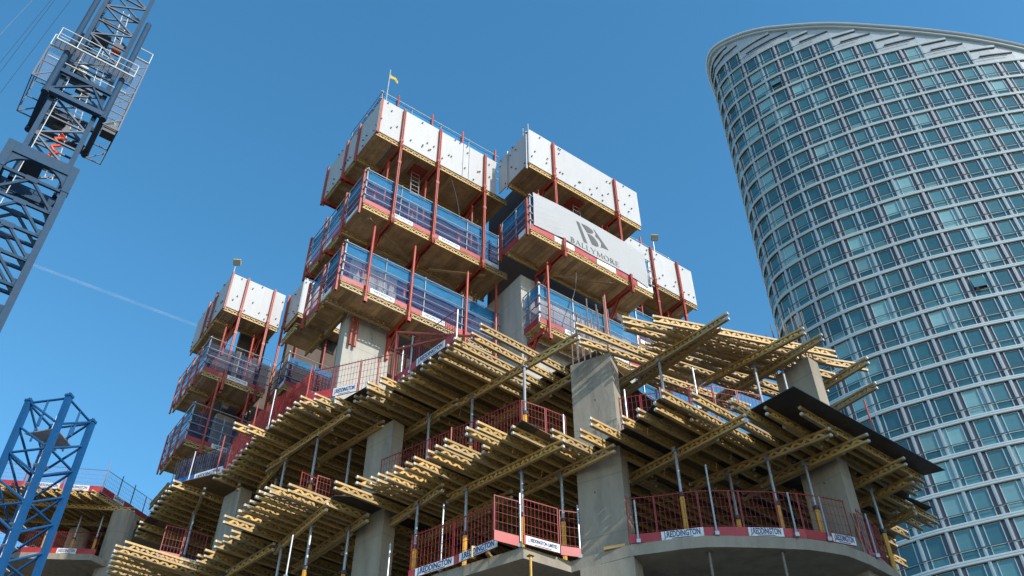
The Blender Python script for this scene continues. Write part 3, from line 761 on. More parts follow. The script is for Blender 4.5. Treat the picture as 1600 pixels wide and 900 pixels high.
# ================================================================== climbing platforms round the core
def girder_mb(m, P, Q, mi=0):
    P, Q = Vector(P), Vector(Q); d = (Q - P).normalized(); L = (Q - P).length
    for z in (0.03, JH - 0.03): m.bar(P + UZ * z, Q + UZ * z, 0.08, 0.06, mi=mi)
    n_ = max(2, int(L / 0.296)); pt = L / n_
    for i in range(n_):
        m.bar(P + d * i * pt + UZ * .05, P + d * (i + .5) * pt + UZ * (JH - .05), 0.04, 0.055, d.cross(UZ), mi)
        m.bar(P + d * (i + .5) * pt + UZ * (JH - .05), P + d * (i + 1) * pt + UZ * .05, 0.04, 0.055, d.cross(UZ), mi)
class Unit:
    def __init__(s, loc, label):
        s.T = Thing('climbing_platform', loc, label, 'scaffold platform', 'climbing platforms round the core')
        s.p = None
    def deck(s, a0, a1, b0, b1, z, run, edges, label=None):
        """planked deck; run = axis the boards run along; edges = outer edges that carry a lattice girder"""
        T = s.T
        m = MB()
        for e in edges:
            if e == 'F': girder_mb(m, AB(a0 + .02, b0 + .07, z - JH), AB(a1 - .02, b0 + .07, z - JH))
            if e == 'f': girder_mb(m, AB(a0 + .02, b1 - .25, z - JH), AB(a1 - .02, b1 - .25, z - JH))
            if e == 'L': girder_mb(m, AB(a0 + .07, b0 + .05, z - JH), AB(a0 + .07, b1, z - JH))
            if e == 'l': girder_mb(m, AB(a1 - .25, b0 + .05, z - JH), AB(a1 - .25, b1, z - JH))
        dk = T.part('work_platform', m, TIMBER, label=label)
        s.p = dk
        wd = 0.235
        span = (a1 - a0) if run == 'B' else (b1 - b0)
        k = max(1, int(round(span / wd))); st = span / k
        for i in range(k):
            m = MB()
            dz = random.uniform(0, 0.014); e0, e1 = random.uniform(-.03, .02), random.uniform(-.02, .03)
            if run == 'B': m.box(AB(a0 + i * st + .003, b0 + e0 * .3, z + dz), uA * (st - .016), uB * (b1 - b0 + e1 * .3), UZ * .045)
            else: m.box(AB(a0 + e0 * .3, b0 + i * st + .003, z + dz), uA * (a1 - a0 + e1 * .3), uB * (st - .016), UZ * .045)
            T.part('plank', m, PLANK, parent=dk)
        return dk
    def guard(s, P, Q, z, h=2.15, plates=(), toe=0.23, low=NETLOW, top=NETBLUE, levels=(0.55, 1.0, 1.45, 2.1), band=1.45, par=None, inner=None, toem=REDTOE, net=True):
        T, par = s.T, par or s.p
        d = (Q - P).normalized(); L = (Q - P).length; n_ = Vector((d.y, -d.x, 0))
        P = P + UZ * (z - P.z); Q = Q + UZ * (z - Q.z)
        for lv in levels:
            m = MB(); m.tube(P + UZ * lv - d * .12 + n_ * .03, Q + UZ * lv + d * .12 + n_ * .03, 0.024, 7)
            T.part('guard_rail', m, GALV, parent=par)
        k = max(2, int(L / 1.6))
        for i in range(k + 1):
            m = MB(); m.tube(P + d * L * i / k - n_ * .03 + UZ * .05, P + d * L * i / k - n_ * .03 + UZ * (h + .1), 0.024, 7)
            T.part('standard', m, GALV, parent=par)
        if net:
            for nm, z0, z1, mm in (('mesh_screen', .05, band, low), ('debris_net', band, h, top)):
                m = MB(); kk = max(4, int(L / .35))
                for i in range(kk):
                    for j in range(3):
                        def pt(ii, jj): return P + d * L * ii / kk + UZ * (z0 + (z1 - z0) * jj / 3) - n_ * (0.07 + .018 * math.sin(ii * 1.7 + jj * 2 + z))
                        m.quad(pt(i, j), pt(i + 1, j), pt(i + 1, j + 1), pt(i, j + 1))
                T.part(nm, m, mm, parent=par)
            # the barrier of upright wires seen behind the net
            m = MB()
            for i in range(int(L / .075)):
                q = P + d * (i * .075 + .03) - n_ * .16
                m.bar(q + UZ * .1, q + UZ * 1.25, .008, .008)
            T.part('wire_mesh', m, REDWIRE, parent=par, kind='stuff')
        if toe:
            x = 0.0; i = 0
            while x < L - .05:
                ln = min((1.25, 1.1)[i % 2], L - x)
                m = MB(); m.box(P + d * (x + .01) + n_ * .0 + UZ * .05, d * (ln - .02), n_ * .025, UZ * toe)
                pl = T.part('toe_board', m, (toem, WHITETOE)[i % 2], parent=par, label=(None, 'white name plate in the row of red toe boards')[i % 2])
                if i % 2 and ln > .8 and plates:
                    put_text('J.REDDINGTON', .16, INKB, P + d * (x + ln / 2) + n_ * .028 + UZ * (.05 + toe * .52), d, n_, T, par, bold=.003, width=ln * .8)
                x += ln; i += 1
    def panels(s, P, d, cuts, z0, z1, par=None, seed=1, mat_=PANELW, slope=0.0):
        """white screen panels along direction d, cut at the given distances"""
        rnd = random.Random(seed)
        n_ = Vector((d.y, -d.x, 0))
        for c0, c1 in zip(cuts[:-1], cuts[1:]):
            m = MB()
            q = P + d * (c0 + .012); L = c1 - c0 - .024
            dz = rnd.uniform(-.03, .03)
            m.quadbox([q + UZ * z0, q + d * L + UZ * z0, q + d * L - n_ * .04 + UZ * z0, q - n_ * .04 + UZ * z0,
                       q + UZ * (z1 + dz - slope * c0), q + d * L + UZ * (z1 + dz - slope * c1), q + d * L - n_ * .04 + UZ * (z1 + dz - slope * c1), q - n_ * .04 + UZ * (z1 + dz - slope * c0)])
            pn = s.T.part('screen_panel', m, mat_, parent=par)
            m = MB()
            for k in range(max(3, int(L * 4.5))):
                r_ = q + d * rnd.uniform(.08, max(.1, L - .08)) + UZ * (z0 + rnd.choice((.18, .5, .62, .95, 1.9, 2.28)) + rnd.uniform(-.05, .05))
                m.cbox(r_ + n_ * .03, d * .035, n_ * .06, UZ * .035); m.cbox(r_ + n_ * .055 - UZ * .02, d * .07, n_ * .012, UZ * .07)
            s.T.part('bolt', m, DARKST, parent=pn, kind='stuff')
    def post(s, P, z0, z1, w_=0.09, name='rail_post', par=None, m_=RED, knobs=True):
        m = MB()
        P = Vector((P.x, P.y, 0))
        for k in (-1, 1):
            m.box(P + uA * (k * w_ * .38 - .02) - uB * .06 + UZ * z0, uA * .04, uB * .12, UZ * (z1 - z0))
        m.box(P - uA * (w_ * .38 + .02) - uB * .015 + UZ * z0, uA * (w_ * .76 + .04), uB * .03, UZ * (z1 - z0))
        if knobs:
            for zz in (z0 + .35, (z0 + z1) / 2, z1 - 2.35): m.cbox(P + UZ * zz, uA * .15, uB * .14, UZ * .16)
        return s.T.part(name, m, m_)
    def bracket(s, a, b0, b1, z, strut=True, axis='B', drop=1.5):
        """red channel beam from front (b0) back to the wall (b1) under the deck, with a strut"""
        m = MB()
        def P_(t, zz): return AB(a, t, zz) if axis == 'B' else AB(t, a, zz)
        sd = uA if axis == 'B' else uB
        for k in (-1, 1):
            m.bar(P_(b0 - .12, z - .11) + sd * .065 * k, P_(b1, z - .11) + sd * .065 * k, .035, .2)
        m.cbox(P_(b0 + .1, z - .11), sd * .16, (uB if axis == 'B' else uA) * .1, UZ * .24)
        if strut: 
            for k in (-1, 1): m.bar(P_(b0 + (b1 - b0) * .45, z - .2) + sd * .05 * k, P_(b1 - .05, z - drop) + sd * .05 * k, .03, .11)
            m.bar(P_(b1 - .06, z), P_(b1 - .06, z - drop - .3), .14, .1, sd)
        return s.T.part('bracket', m, RED)
    def hanger(s, a, b, z0, z1):
        m = MB(); m.tube(AB(a, b, z0), AB(a, b, z1), .055, 8); m.cbox(AB(a, b, z0 + .1), uA * .14, uB * .14, UZ * .2)
        return s.T.part('hanger_post', m, RED)
    def ladder(s, P, z0, z1, lean):
        m = MB(); n_ = int((z1 - z0) / .28)
        for k in (0, 1):
            m.tube(P + uA * .42 * k + UZ * z0 , P + uA * .42 * k + lean + UZ * z1, .025, 7)
        for i in range(1, n_):
            t = i / n_; m.tube(P + lean * t + UZ * (z0 + (z1 - z0) * t), P + uA * .42 + lean * t + UZ * (z0 + (z1 - z0) * t), .017, 6)
        s.T.part('ladder', m, GALV)
    def brace(s, P, Q):
        m = MB(); m.bar(P, Q, .12, .06); s.T.part('soffit_brace', m, PLANK)

Zt, Z2, Z3 = 35.08, 30.22, 26.22
mAB = -uA
# ---- left tall unit -------------------------------------------------------------------------------
U = Unit(AB(13.5, 25, 25.6), 'tall left climbing platform, white panels on top, two blue-netted decks, flag at its corner')
U.deck(10.2, 17.35, 23.92, 26.0, Zt, 'B', 'Ff', label='underside of the top white-panelled deck'); top = U.p
U.panels(AB(0, 23.9, 0), uA, [10.2, 11.38, 13.33, 14.72, 15.06, 15.9, 16.66], Zt + .02, 37.52, par=top, seed=3)
U.deck(10.2, 11.75, 25.76, 29.1, Zt, 'A', 'Ll'); tl = U.p
U.panels(AB(10.18, 29.1, 0), -uB, [0, .7, 2.15, 3.35, 5.2], Zt + .02, 37.42, par=tl, seed=4)
for a in (11.40, 13.37, 15.93): U.post(AB(a, 23.80, 0), 29.75, 37.45)
U.post(AB(10.25, 23.93, 0), 35.0, 37.5, .08, knobs=False)
for b in (28.95, 26.95, 25.75): U.post(AB(10.13, b, 0), 34.7, 37.45, .05, knobs=False)
for a in (11.40, 13.37, 15.93):
    U.bracket(a, 23.8, 25.98, Zt - JH); U.hanger(a - .05, 24.75, 30.3, Zt - JH - .2)
for b in (26.95, 28.7): U.bracket(b, 10.2, 11.8, Zt - JH, axis='A')
U.ladder(AB(12.65, 24.75, 0), 30.3, 35.6, uB * .25)
m = MB(); m.cbox(AB(12.9, 24.9, Zt - .02), uA * .75, uB * .7, UZ * .04); U.T.part('trap_door', m, RED, parent=top)
# inner top guard above the white panels
m = MB(); m.box(AB(10.6, 24.85, 37.05), uA * 6.7, uB * .9, UZ * .06); ip = U.T.part('inner_deck', m, PLANK)
m = MB(); m.box(AB(10.6, 25.755, 37.05), uA * .9, uB * 2.2, UZ * .06); U.T.part('inner_deck', m, PLANK)
U.guard(AB(10.6, 24.85, 0), AB(17.3, 24.85, 0), 37.1, h=2.35, toe=0, levels=(.5, 1.1, 1.75, 2.3), band=.3, par=ip)
U.guard(AB(10.6, 27.9, 0), AB(10.6, 24.9, 0), 37.1, h=2.35, toe=0, levels=(.5, 1.1, 1.75, 2.3), band=.3, par=ip)
for a in (11.45, 13.4, 15.2, 17.2): 
    m = MB(); m.tube(AB(a, 24.80, 36.8), AB(a, 24.80, 39.75), .05, 8); U.T.part('guard_standard', m, RED)
# middle deck
U.deck(10.1, 17.35, 23.92, 26.0, Z2, 'B', 'Ff', label='underside of the middle netted deck'); md = U.p
U.guard(AB(10.1, 23.93, 0), AB(16.85, 23.93, 0), Z2, plates=1, par=md)
U.deck(10.1, 11.7, 25.76, 29.0, Z2, 'A', 'Ll'); ml = U.p
U.guard(AB(10.1, 29.0, 0), AB(10.1, 23.95, 0), Z2, par=ml, toe=.2)
for b in (29.0, 27.5, 25.7, 24.1): U.post(AB(10.03, b, 0), Z2 - .5, Z2 + 2.2, .045, knobs=False)
for a in (11.40, 13.37, 15.93): U.bracket(a, 23.8, 25.98, Z2 - JH)
for b in (26.95, 28.7): U.bracket(b, 10.1, 11.7, Z2 - JH, axis='A')
U.brace(AB(10.6, 24.3, Z2 - JH - .04), AB(13.2, 25.4, Z2 - JH - .04)); U.brace(AB(14.2, 25.4, Z2 - JH - .04), AB(16.4, 24.3, Z2 - JH - .04))
# lower deck
U.deck(9.92, 17.2, 24.5, 25.95, Z3, 'B', 'Ff', label='underside of the lowest netted deck'); ld = U.p
U.guard(AB(9.92, 24.51, 0), AB(17.3, 24.51, 0), Z3, plates=1, par=ld)
U.deck(9.92, 11.1, 25.96, 27.5, Z3, 'A', 'Ll'); ll = U.p
U.guard(AB(9.92, 27.6, 0), AB(9.92, 24.53, 0), Z3, par=ll, toe=.2)
for b in (27.5, 26.2, 24.7): U.post(AB(9.85, b, 0), Z3 - .4, Z3 + 2.1, .045, knobs=False)
for a in (10.96, 12.9, 15.55, 17.05): U.hanger(a, 24.38, Z3 - .65, Z2 - JH - .15)
for a in (12.9, 15.55): U.bracket(a, 24.4, 25.98, Z3 - JH, drop=1.0)
for a in (11.25, 11.45): 
    m = MB(); m.tube(AB(a, 25.85, 24.6), AB(a, 25.85, 26), .06, 8); U.T.part('hanger_post', m, RED)
U.deck(9.62, 11.0, 27.62, 29.0, Z3 - .12, 'A', 'Ll')
# ---- banner unit ----------------------------------------------------------------------------------
U = Unit(AB(20, 22, 25.6), 'middle climbing platform with white top panels and a big white advertising banner below')
U.deck(16.75, 23.6, 21.42, 23.22, Zt, 'B', 'Ff'); top = U.p
U.panels(AB(0, 21.4, 0), uA, [16.75, 18.1, 21.95, 23.6], Zt + .02, 37.56, par=top, seed=6)
U.panels(AB(16.73, 23.78, 0), -uB, [0, .8, 2.2, 2.38], Zt + .02, 37.5, par=top, seed=7)
for a in (18.13, 21.98): U.post(AB(a, 21.3, 0), 31.8, 37.4)
for a in (18.13, 21.98):
    U.bracket(a, 21.3, 23.03, Zt - JH); U.hanger(a - .3, 22.2, 30.3, Zt - JH - .2)
for b in (23.05, 21.55): 
    m = MB(); m.bar(AB(16.7, b, 34.75), AB(16.7, b, 37.5), .06, .06, uA); U.T.part('panel_rail', m, GALV, parent=top)
m = MB()
for z in (37.6, 37.95): m.tube(AB(16.8, 21.6, z), AB(16.75, 21.9, z + .25), .025, 7)
m.tube(AB(16.8, 21.5, 37.3), AB(16.8, 21.5, 38.1), .025, 7); m.tube(AB(16.8, 21.9, 37.3), AB(16.8, 21.9, 38.2), .025, 7)
U.T.part('tube_end', m, GALV)
U.ladder(AB(19.9, 22.0, 0), 30.3, 35.5, uB * .2)
m = MB(); m.cbox(AB(20.0, 22.2, Zt - .02), uA * .75, uB * .7, UZ * .04); U.T.part('trap_door', m, RED, parent=top)
U.deck(16.5, 23.4, 21.1, 23.0, Z2, 'B', 'Ff', label='underside of the banner deck'); md = U.p
U.guard(AB(16.5, 21.11, 0), AB(23.4, 21.11, 0), Z2, par=md, toe=.3, band=1.4)
U.guard(AB(16.5, 23.2, 0), AB(16.5, 21.15, 0), Z2, par=md, toe=.3)
for b in (23.2, 21.25): U.post(AB(16.42, b, 0), Z2 - .3, Z2 + 2.0, .07, knobs=False)
for a in (18.2, 21.98): U.bracket(a, 21.0, 23.03, Z2 - JH); U.post(AB(a, 20.98, 0), Z2 - .75, Z2 + .35, knobs=False)
U.brace(AB(18.6, 22.6, Z2 - JH - .04), AB(21.3, 21.4, Z2 - JH - .04))
# the banner cloth
m = MB()
bx = [16.62, 17.2, 17.8, 18.2, 18.9, 19.6, 20.4, 21.2, 21.95, 22.5, 23.1]
bt = [2.38, 2.42, 2.46, 2.5, 2.51, 2.51, 2.5, 2.48, 2.46, 2.4, 2.3]
bb = [.30, .34, .40, .46, .40, .36, .36, .37, .36, .30, .18]
bo = [.02, .05, .06, .0, .0, 0, 0, .0, .0, .04, .02]
def bpt(i, j):
    t = j / 8
    return AB(bx[i], 21.045 - bo[i] * math.sin(math.pi * t) - .012 * math.sin(i * 2.2 + j * 1.3) * (1 if i < 3 or i > 9 else 0), Z2 + bb[i] + (bt[i] - bb[i]) * t)
for i in range(len(bx) - 1):
    for j in range(8): m.quad(bpt(i, j), bpt(i + 1, j), bpt(i + 1, j + 1), bpt(i, j + 1))
BN = Thing('advertising_banner', AB(20, 21.03, Z2 + .3), 'white advertising banner with grey emblem and the word BALLYMORE', 'banner')
cl = BN.part('cloth', m, BANNER)
def flat(pts, name):
    m = MB(); k = len(pts)
    m.prism([AB(a, 21.036, z + .09) for a, z in pts], -uB * .004)
    return BN.part(name, m, INK, parent=cl)
def arc(a, b, c, n=6):     # quadratic curve
    return [((1 - t) ** 2 * a[0] + 2 * t * (1 - t) * b[0] + t * t * c[0], (1 - t) ** 2 * a[1] + 2 * t * (1 - t) * b[1] + t * t * c[1]) for t in [i / n for i in range(n + 1)]]
flat([(19.02, 32.17), (19.19, 32.17), (19.58, 31.05), (19.37, 31.05)], 'emblem_bar')
flat([(19.30, 32.19), (19.62, 32.22)] + arc((19.72, 32.2), (20.08, 32.14), (19.97, 31.96), 6) + arc((19.9, 31.9), (19.78, 31.82), (19.60, 31.80), 4), 'emblem_bowl')
flat([(19.62, 31.74), (19.8, 31.76)] + arc((19.95, 31.73), (20.2, 31.55), (20.24, 31.36), 6) + arc((20.22, 31.26), (20.1, 31.16), (19.85, 31.18), 4), 'emblem_bowl')
flat([(20.00, 32.24), (20.06, 32.24), (20.82, 31.38)] + arc((20.75, 31.36), (20.4, 31.36), (20.36, 31.27), 4) + arc((20.42, 31.55), (20.38, 31.75), (20.08, 31.85), 5) + arc((20.12, 31.95), (20.16, 32.1), (20.0, 32.24), 4)[:-1], 'emblem_leg')
# roman capitals drawn as strokes
def stroke(m, x0, y0, x1, y1, w_):
    d = Vector((x1 - x0, y1 - y0)); d.normalize(); nx, ny = -d.y * w_ / 2, d.x * w_ / 2
    m.append([(x0 + nx, y0 + ny), (x1 + nx, y1 + ny), (x1 - nx, y1 - ny), (x0 - nx, y0 - ny)])
def ring(m, cx, cy, rx, ry, a0, a1, thick, thin, n=12):
    for i in range(n):
        t0, t1 = R(a0 + (a1 - a0) * i / n), R(a0 + (a1 - a0) * (i + 1) / n)
        def o(t, s_): 
            wv = (thin + (thick - thin) * abs(math.cos(t))) * s_ / 2
            return (cx + (rx + wv) * math.cos(t), cy + (ry + wv * .8) * math.sin(t))
        m.append([o(t0, 1), o(t1, 1), o(t1, -1), o(t0, -1)])
def letter(ch):
    m = []; K, T_ = .13, .05
    def stem(x, y0=0, y1=1, w_=K): stroke(m, x, y0, x, y1, w_)
    def serif(x, y, w_=.3): stroke(m, x - w_ / 2, y, x + w_ / 2, y, .04)
    if ch == 'B': stem(.15); serif(.12, .02); serif(.12, .98); ring(m, .25, .75, .27, .23, -90, 90, K, T_); ring(m, .25, .27, .34, .25, -90, 90, K, T_); stroke(m, .12, .98, .27, .98, .05); stroke(m, .12, .52, .27, .52, .05); stroke(m, .12, .02, .27, .02, .05); wd = .68
    elif ch == 'A': stroke(m, .1, 0, .42, 1, T_); stroke(m, .42, 1, .76, 0, K); stroke(m, .22, .35, .62, .35, .05); serif(.1, .02, .26); serif(.76, .02, .3); wd = .88
    elif ch == 'L': stem(.15); serif(.15, .98); stroke(m, .02, .02, .56, .02, .045); stroke(m, .56, 0, .58, .22, .045); wd = .64
    elif ch == 'Y': stroke(m, .08, 1, .42, .45, K); stroke(m, .76, 1, .42, .45, T_); stem(.42, 0, .48); serif(.42, .02); serif(.08, .98); serif(.76, .98, .24); wd = .84
    elif ch == 'M': stroke(m, .14, 0, .18, 1, T_); stroke(m, .18, 1, .52, .05, K); stroke(m, .52, .05, .86, 1, T_); stroke(m, .86, 1, .92, 0, K); serif(.14, .02, .26); serif(.92, .02); serif(.14, .98, .16); serif(.88, .98, .18); wd = 1.06
    elif ch == 'O': ring(m, .45, .5, .38, .48, 0, 360, K, T_, 24); wd = .92
    elif ch == 'R': stem(.15); serif(.14, .02); serif(.12, .98); ring(m, .25, .74, .28, .24, -90, 90, K, T_); stroke(m, .12, .98, .27, .98, .05); stroke(m, .12, .5, .27, .5, .05); stroke(m, .3, .5, .72, .02, K); serif(.72, .02, .14); wd = .78
    elif ch == 'E': stem(.15); stroke(m, .02, .98, .54, .98, .045); stroke(m, .02, .02, .58, .02, .045); stroke(m, .15, .52, .44, .52, .045); stroke(m, .53, .8, .54, 1, .045); stroke(m, .58, 0, .6, .22, .045); stroke(m, .44, .42, .44, .62, .045); wd = .66
    return m, wd
tot = sum(letter(c)[1] + .10 for c in 'BALLYMORE') - .10
sx = (21.38 - 18.60) / tot; x = 18.60
for ch in 'BALLYMORE':
    polys, wd = letter(ch)
    m = MB()
    for k, poly in enumerate(polys):
        m.prism([AB(x + px_ * sx, 21.037 - .0006 * k, 30.70 + py_ * .30) for px_, py_ in poly], -uB * .003)
    BN.part('letter_' + ch.lower(), m, INK, parent=cl)
    x += (wd + .10) * sx
U.deck(17.55, 23.0, 22.0, 23.0, Z3, 'B', 'Ff', label='underside of the lowest deck beneath the banner'); ld = U.p
U.guard(AB(17.55, 22.01, 0), AB(23.0, 22.01, 0), Z3, plates=1, par=ld)
U.guard(AB(17.55, 23.35, 0), AB(17.55, 22.03, 0), Z3, par=ld, toe=.3)
for a in (17.75, 20.9): U.hanger(a + .2, 21.9, Z3 - .75, Z2 - JH - .15); U.bracket(a, 22.0, 23.03, Z3 - JH, drop=.9)
# ---- right unit -----------------------------------------------------------------------------------
U = Unit(AB(27, 25, 29), 'right-hand climbing platform with white panels, far end of the core, floodlight above it')
U.deck(24.6, 29.95, 24.02, 25.8, Zt, 'B', 'Ff'); top = U.p
U.panels(AB(0, 24.0, 0), uA, [24.6, 26.78, 28.7, 29.92], Zt + .02, 37.62, par=top, seed=9)
for a in (26.8, 28.72): U.post(AB(a, 23.9, 0), 29.7, 37.6); U.bracket(a, 23.9, 25.98, Zt - JH); U.hanger(a - .2, 24.9, 30.3, Zt - JH - .2)
m = MB(); m.box(AB(24.6, 24.95, 37.1), uA * 5.0, uB * .85, UZ * .06); ip = U.T.part('inner_deck', m, PLANK)
U.guard(AB(24.6, 24.95, 0), AB(29.4, 24.95, 0), 37.15, h=2.0, toe=0, levels=(.5, 1.1, 1.95), band=.3, par=ip)
for a in (25.2, 27.2): 
    m = MB(); m.tube(AB(a, 24.9, 36.8), AB(a, 24.9, 39.5), .05, 8); U.T.part('guard_standard', m, RED)
U.deck(24.0, 29.9, 24.02, 25.8, Z2, 'B', 'Ff'); md = U.p
U.guard(AB(24.0, 24.03, 0), AB(26.4, 24.03, 0), Z2, par=md)
U.guard(AB(26.4, 24.03, 0), AB(29.9, 24.03, 0), Z2, par=md, net=False, toe=0)
U.ladder(AB(26.2, 24.8, 0), 30.3, 35.3, uB * .2)
U.deck(24.0, 29.0, 24.5, 25.8, Z3, 'B', 'Ff'); ld = U.p
U.guard(AB(24.0, 24.53, 0), AB(29.0, 24.53, 0), Z3, par=ld, plates=1)
for a in (26.5, 28.5): U.hanger(a, 24.4, Z3 - .6, Z2 - JH)
# ---- rear left unit -------------------------------------------------------------------------------
U = Unit(AB(11, 40, 25.4), 'rear left climbing platform, smaller in view, white panels on top and floodlight on its corner')
U.deck(9.42, 12.6, 38.75, 40.2, Zt, 'B', 'Ff'); top = U.p
U.panels(AB(0, 38.73, 0), uA, [9.42, 10.3, 11.9, 12.6], Zt + .02, 37.5, par=top, seed=12)
U.deck(9.42, 10.8, 40.21, 43.5, Zt, 'A', 'Ll'); tl = U.p
U.panels(AB(9.4, 43.5, 0), -uB, [0, 1.1, 2.9, 3.9, 4.75], Zt + .02, 37.4, par=tl, seed=13)
for a in (10.32, 11.9): U.post(AB(a, 38.62, 0), 29.6, 37.5); U.bracket(a, 38.62, 40.2, Zt - JH); U.hanger(a - .3, 39.5, 30.3, Zt - JH - .2)
U.post(AB(9.45, 38.76, 0), 34.9, 37.6, .08, knobs=False)
for b in (40.6, 41.6): U.post(AB(9.33, b, 0), 34.8, 37.4, .06, knobs=False)
U.deck(9.1, 12.4, 38.15, 40.0, Z2, 'B', 'Ff'); md = U.p
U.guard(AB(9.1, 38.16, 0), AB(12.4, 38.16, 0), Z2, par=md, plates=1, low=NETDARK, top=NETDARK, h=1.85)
U.deck(9.1, 10.7, 40.01, 42.1, Z2, 'A', 'Ll'); ml = U.p
U.guard(AB(9.1, 42.1, 0), AB(9.1, 38.2, 0), Z2, par=ml, toe=.2)
for b in (42.0, 41.0, 40.0, 39.0): U.post(AB(9.02, b, 0), Z2 - .4, Z2 + 2.0, .035, knobs=False)
for a in (10.2, 11.9): U.bracket(a, 38.05, 40.2, Z2 - JH); U.post(AB(a, 38.05, 0), Z2 - .8, Z2 + .4, knobs=False)
U.deck(9.2, 12.4, 38.2, 39.8, Z3, 'B', 'Ff'); ld = U.p
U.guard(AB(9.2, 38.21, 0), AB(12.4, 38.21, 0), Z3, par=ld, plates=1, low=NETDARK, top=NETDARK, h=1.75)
U.deck(9.2, 10.7, 39.81, 41.4, Z3, 'A', 'Ll'); ll = U.p
U.guard(AB(9.2, 41.4, 0), AB(9.2, 38.25, 0), Z3, par=ll, toe=.2)
for b in (41.3, 40.3, 39.3): U.post(AB(9.12, b, 0), Z3 - .3, Z3 + 1.9, .035, knobs=False)
for a in (10.0, 11.6): U.hanger(a, 38.1, Z3 - .5, Z2 - JH); U.bracket(a, 38.15, 40.2, Z3 - JH)
U.deck(9.3, 10.7, 39.5, 41.9, 24.6, 'A', 'Ll')
# ---- small unit behind, between the two left ones -----------------------------------------------------
c_ = at(466, 488, Zt); ca, cb = c_.dot(uA), c_.dot(uB)
U = Unit(AB(ca + 1.5, cb + 1, 26), 'small climbing platform half hidden between the two left ones, timber stub on top')
U.deck(ca, ca + 3.0, cb, cb + 1.8, Zt, 'B', 'FLf'); top = U.p
U.panels(AB(0, cb - .02, 0), uA, [ca, ca + .62, ca + 2.9], Zt + .02, 37.5, par=top, seed=15)
U.panels(AB(ca - .02, cb + 1.8, 0), -uB, [0, .7, 1.8], Zt + .02, 37.5, par=top, seed=16)
m = MB(); m.bar(AB(ca + .25, cb + .3, 36.8), AB(ca + .25, cb + .3, 39.2), .1, .1, uA); U.T.part('timber_stub', m, TIMBER)
U.post(AB(ca + .64, cb - .08, 0), 34.8, 37.5, .06, knobs=False); U.post(AB(ca - .1, cb + 1.7, 0), 27.5, 37.5)
U.deck(ca, ca + 3.0, cb, cb + 1.8, Z2, 'B', 'FLf'); md = U.p
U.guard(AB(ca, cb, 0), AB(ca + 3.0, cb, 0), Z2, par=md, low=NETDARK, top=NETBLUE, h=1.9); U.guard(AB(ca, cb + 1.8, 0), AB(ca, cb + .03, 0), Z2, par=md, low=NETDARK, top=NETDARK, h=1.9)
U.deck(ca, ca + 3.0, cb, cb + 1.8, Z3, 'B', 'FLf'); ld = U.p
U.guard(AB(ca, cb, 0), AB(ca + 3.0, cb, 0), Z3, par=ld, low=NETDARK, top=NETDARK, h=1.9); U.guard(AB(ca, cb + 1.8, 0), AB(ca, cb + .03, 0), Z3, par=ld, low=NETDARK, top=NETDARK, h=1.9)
for a in (ca + .6, ca + 2.2): U.hanger(a, cb + .9, Z2, Zt - JH); U.hanger(a, cb + .9, Z3, Z2 - JH); U.bracket(a, cb - .1, cb + 1.8, Z2 - JH)

# ---- flag and floodlights --------------------------------------------------------------------------
P = AB(10.72, 24.6, 37.2)
ztop = zat(597, 107, P); T = Thing('flag', P, 'small yellow flag on a thin pole at the highest scaffold corner', 'flag')
m = MB(); m.tube(P, Vector((P.x, P.y, ztop)), .028, 8); T.part('flagpole', m, GALV)
m = MB(); fz = zat(599, 113, P)
def fpt(i, j): return Vector((P.x, P.y, fz)) + uA * (.05 + .075 * i) * 1.0 + UZ * (-.035 * i - .28 * j / 2 * (1 - .05 * i)) + uB * .04 * math.sin(i * 1.3 + j * .6)
for i in range(6):
    for j in range(2): m.quad(fpt(i, j), fpt(i + 1, j), fpt(i + 1, j + 1), fpt(i, j + 1))
YF = mat('yellow_flag_cloth', (0.75, 0.50, 0.04), 0.8, var=0.5, vscale=5, transl=0.3)
T.part('flag_cloth', m, YF)
def floodlight(px, pz, P, zb, label):
    zt_ = zat(px, pz, P)
    T = Thing('floodlight', Vector((P.x, P.y, zb)), label, 'floodlight', 'floodlights on the platforms')
    m = MB(); m.tube(Vector((P.x, P.y, zb)), Vector((P.x, P.y, zt_ + .25)), .03, 8); T.part('pole', m, GALV)
    m = MB(); h = Vector((P.x, P.y, zt_)) - uB * .15
    ax = (uA * .8 - uB * .5).normalized(); nx = Vector((-ax.y, ax.x, 0)); dn = (nx * -.55 - UZ * .83).normalized(); up_ = ax.cross(dn)
    m.cbox(h, ax * .4, dn * .16, up_ * .34); m.cbox(h - dn * .11, ax * .3, dn * .08, up_ * .25); hd = T.part('lamp_housing', m, mat('lamp_housing_paint', (.5, .38, .12), .5))
    m = MB(); m.cbox(h + dn * .084, ax * .34, dn * .01, up_ * .27); T.part('lamp_glass', m, mat('lamp_glass_off', (.45, .46, .42), .15), parent=hd)
P = AB(9.5, 39.0, 0); floodlight(368, 412, P, 36.5, 'yellow floodlight on the corner of the rear left white-panelled platform')
P = AB(28.0, 24.7, 0); floodlight(1031, 372, P, 37.2, 'floodlight on a pole above the right-hand platform near the glass tower')

# loose site cables draped between the decks
for i, (P, Q, sag, lab) in enumerate(((AB(14.3, 24.1, 34.7), AB(15.4, 24.2, 30.4), .5, 'black cable hanging under the top deck of the tall left platform'),
                                      (AB(19.3, 21.6, 29.8), AB(18.9, 22.3, 26.4), .35, 'black cable hanging below the banner deck'),
                                      (AB(11.9, 25.9, 29.6), AB(12.3, 25.9, 25.2), .3, 'grey hose hanging over the pale core wall'))):
    m = MB(); pv = P
    for t in range(1, 13):
        u = t / 12; q = P.lerp(Q, u) - UZ * sag * 4 * u * (1 - u) * .5 + uA * .12 * math.sin(u * 6)
        m.tube(pv, q, .018, 6); pv = q
    single('site_cable', m, (DARKST, DARKST, GALV)[i], lab, 'cable')
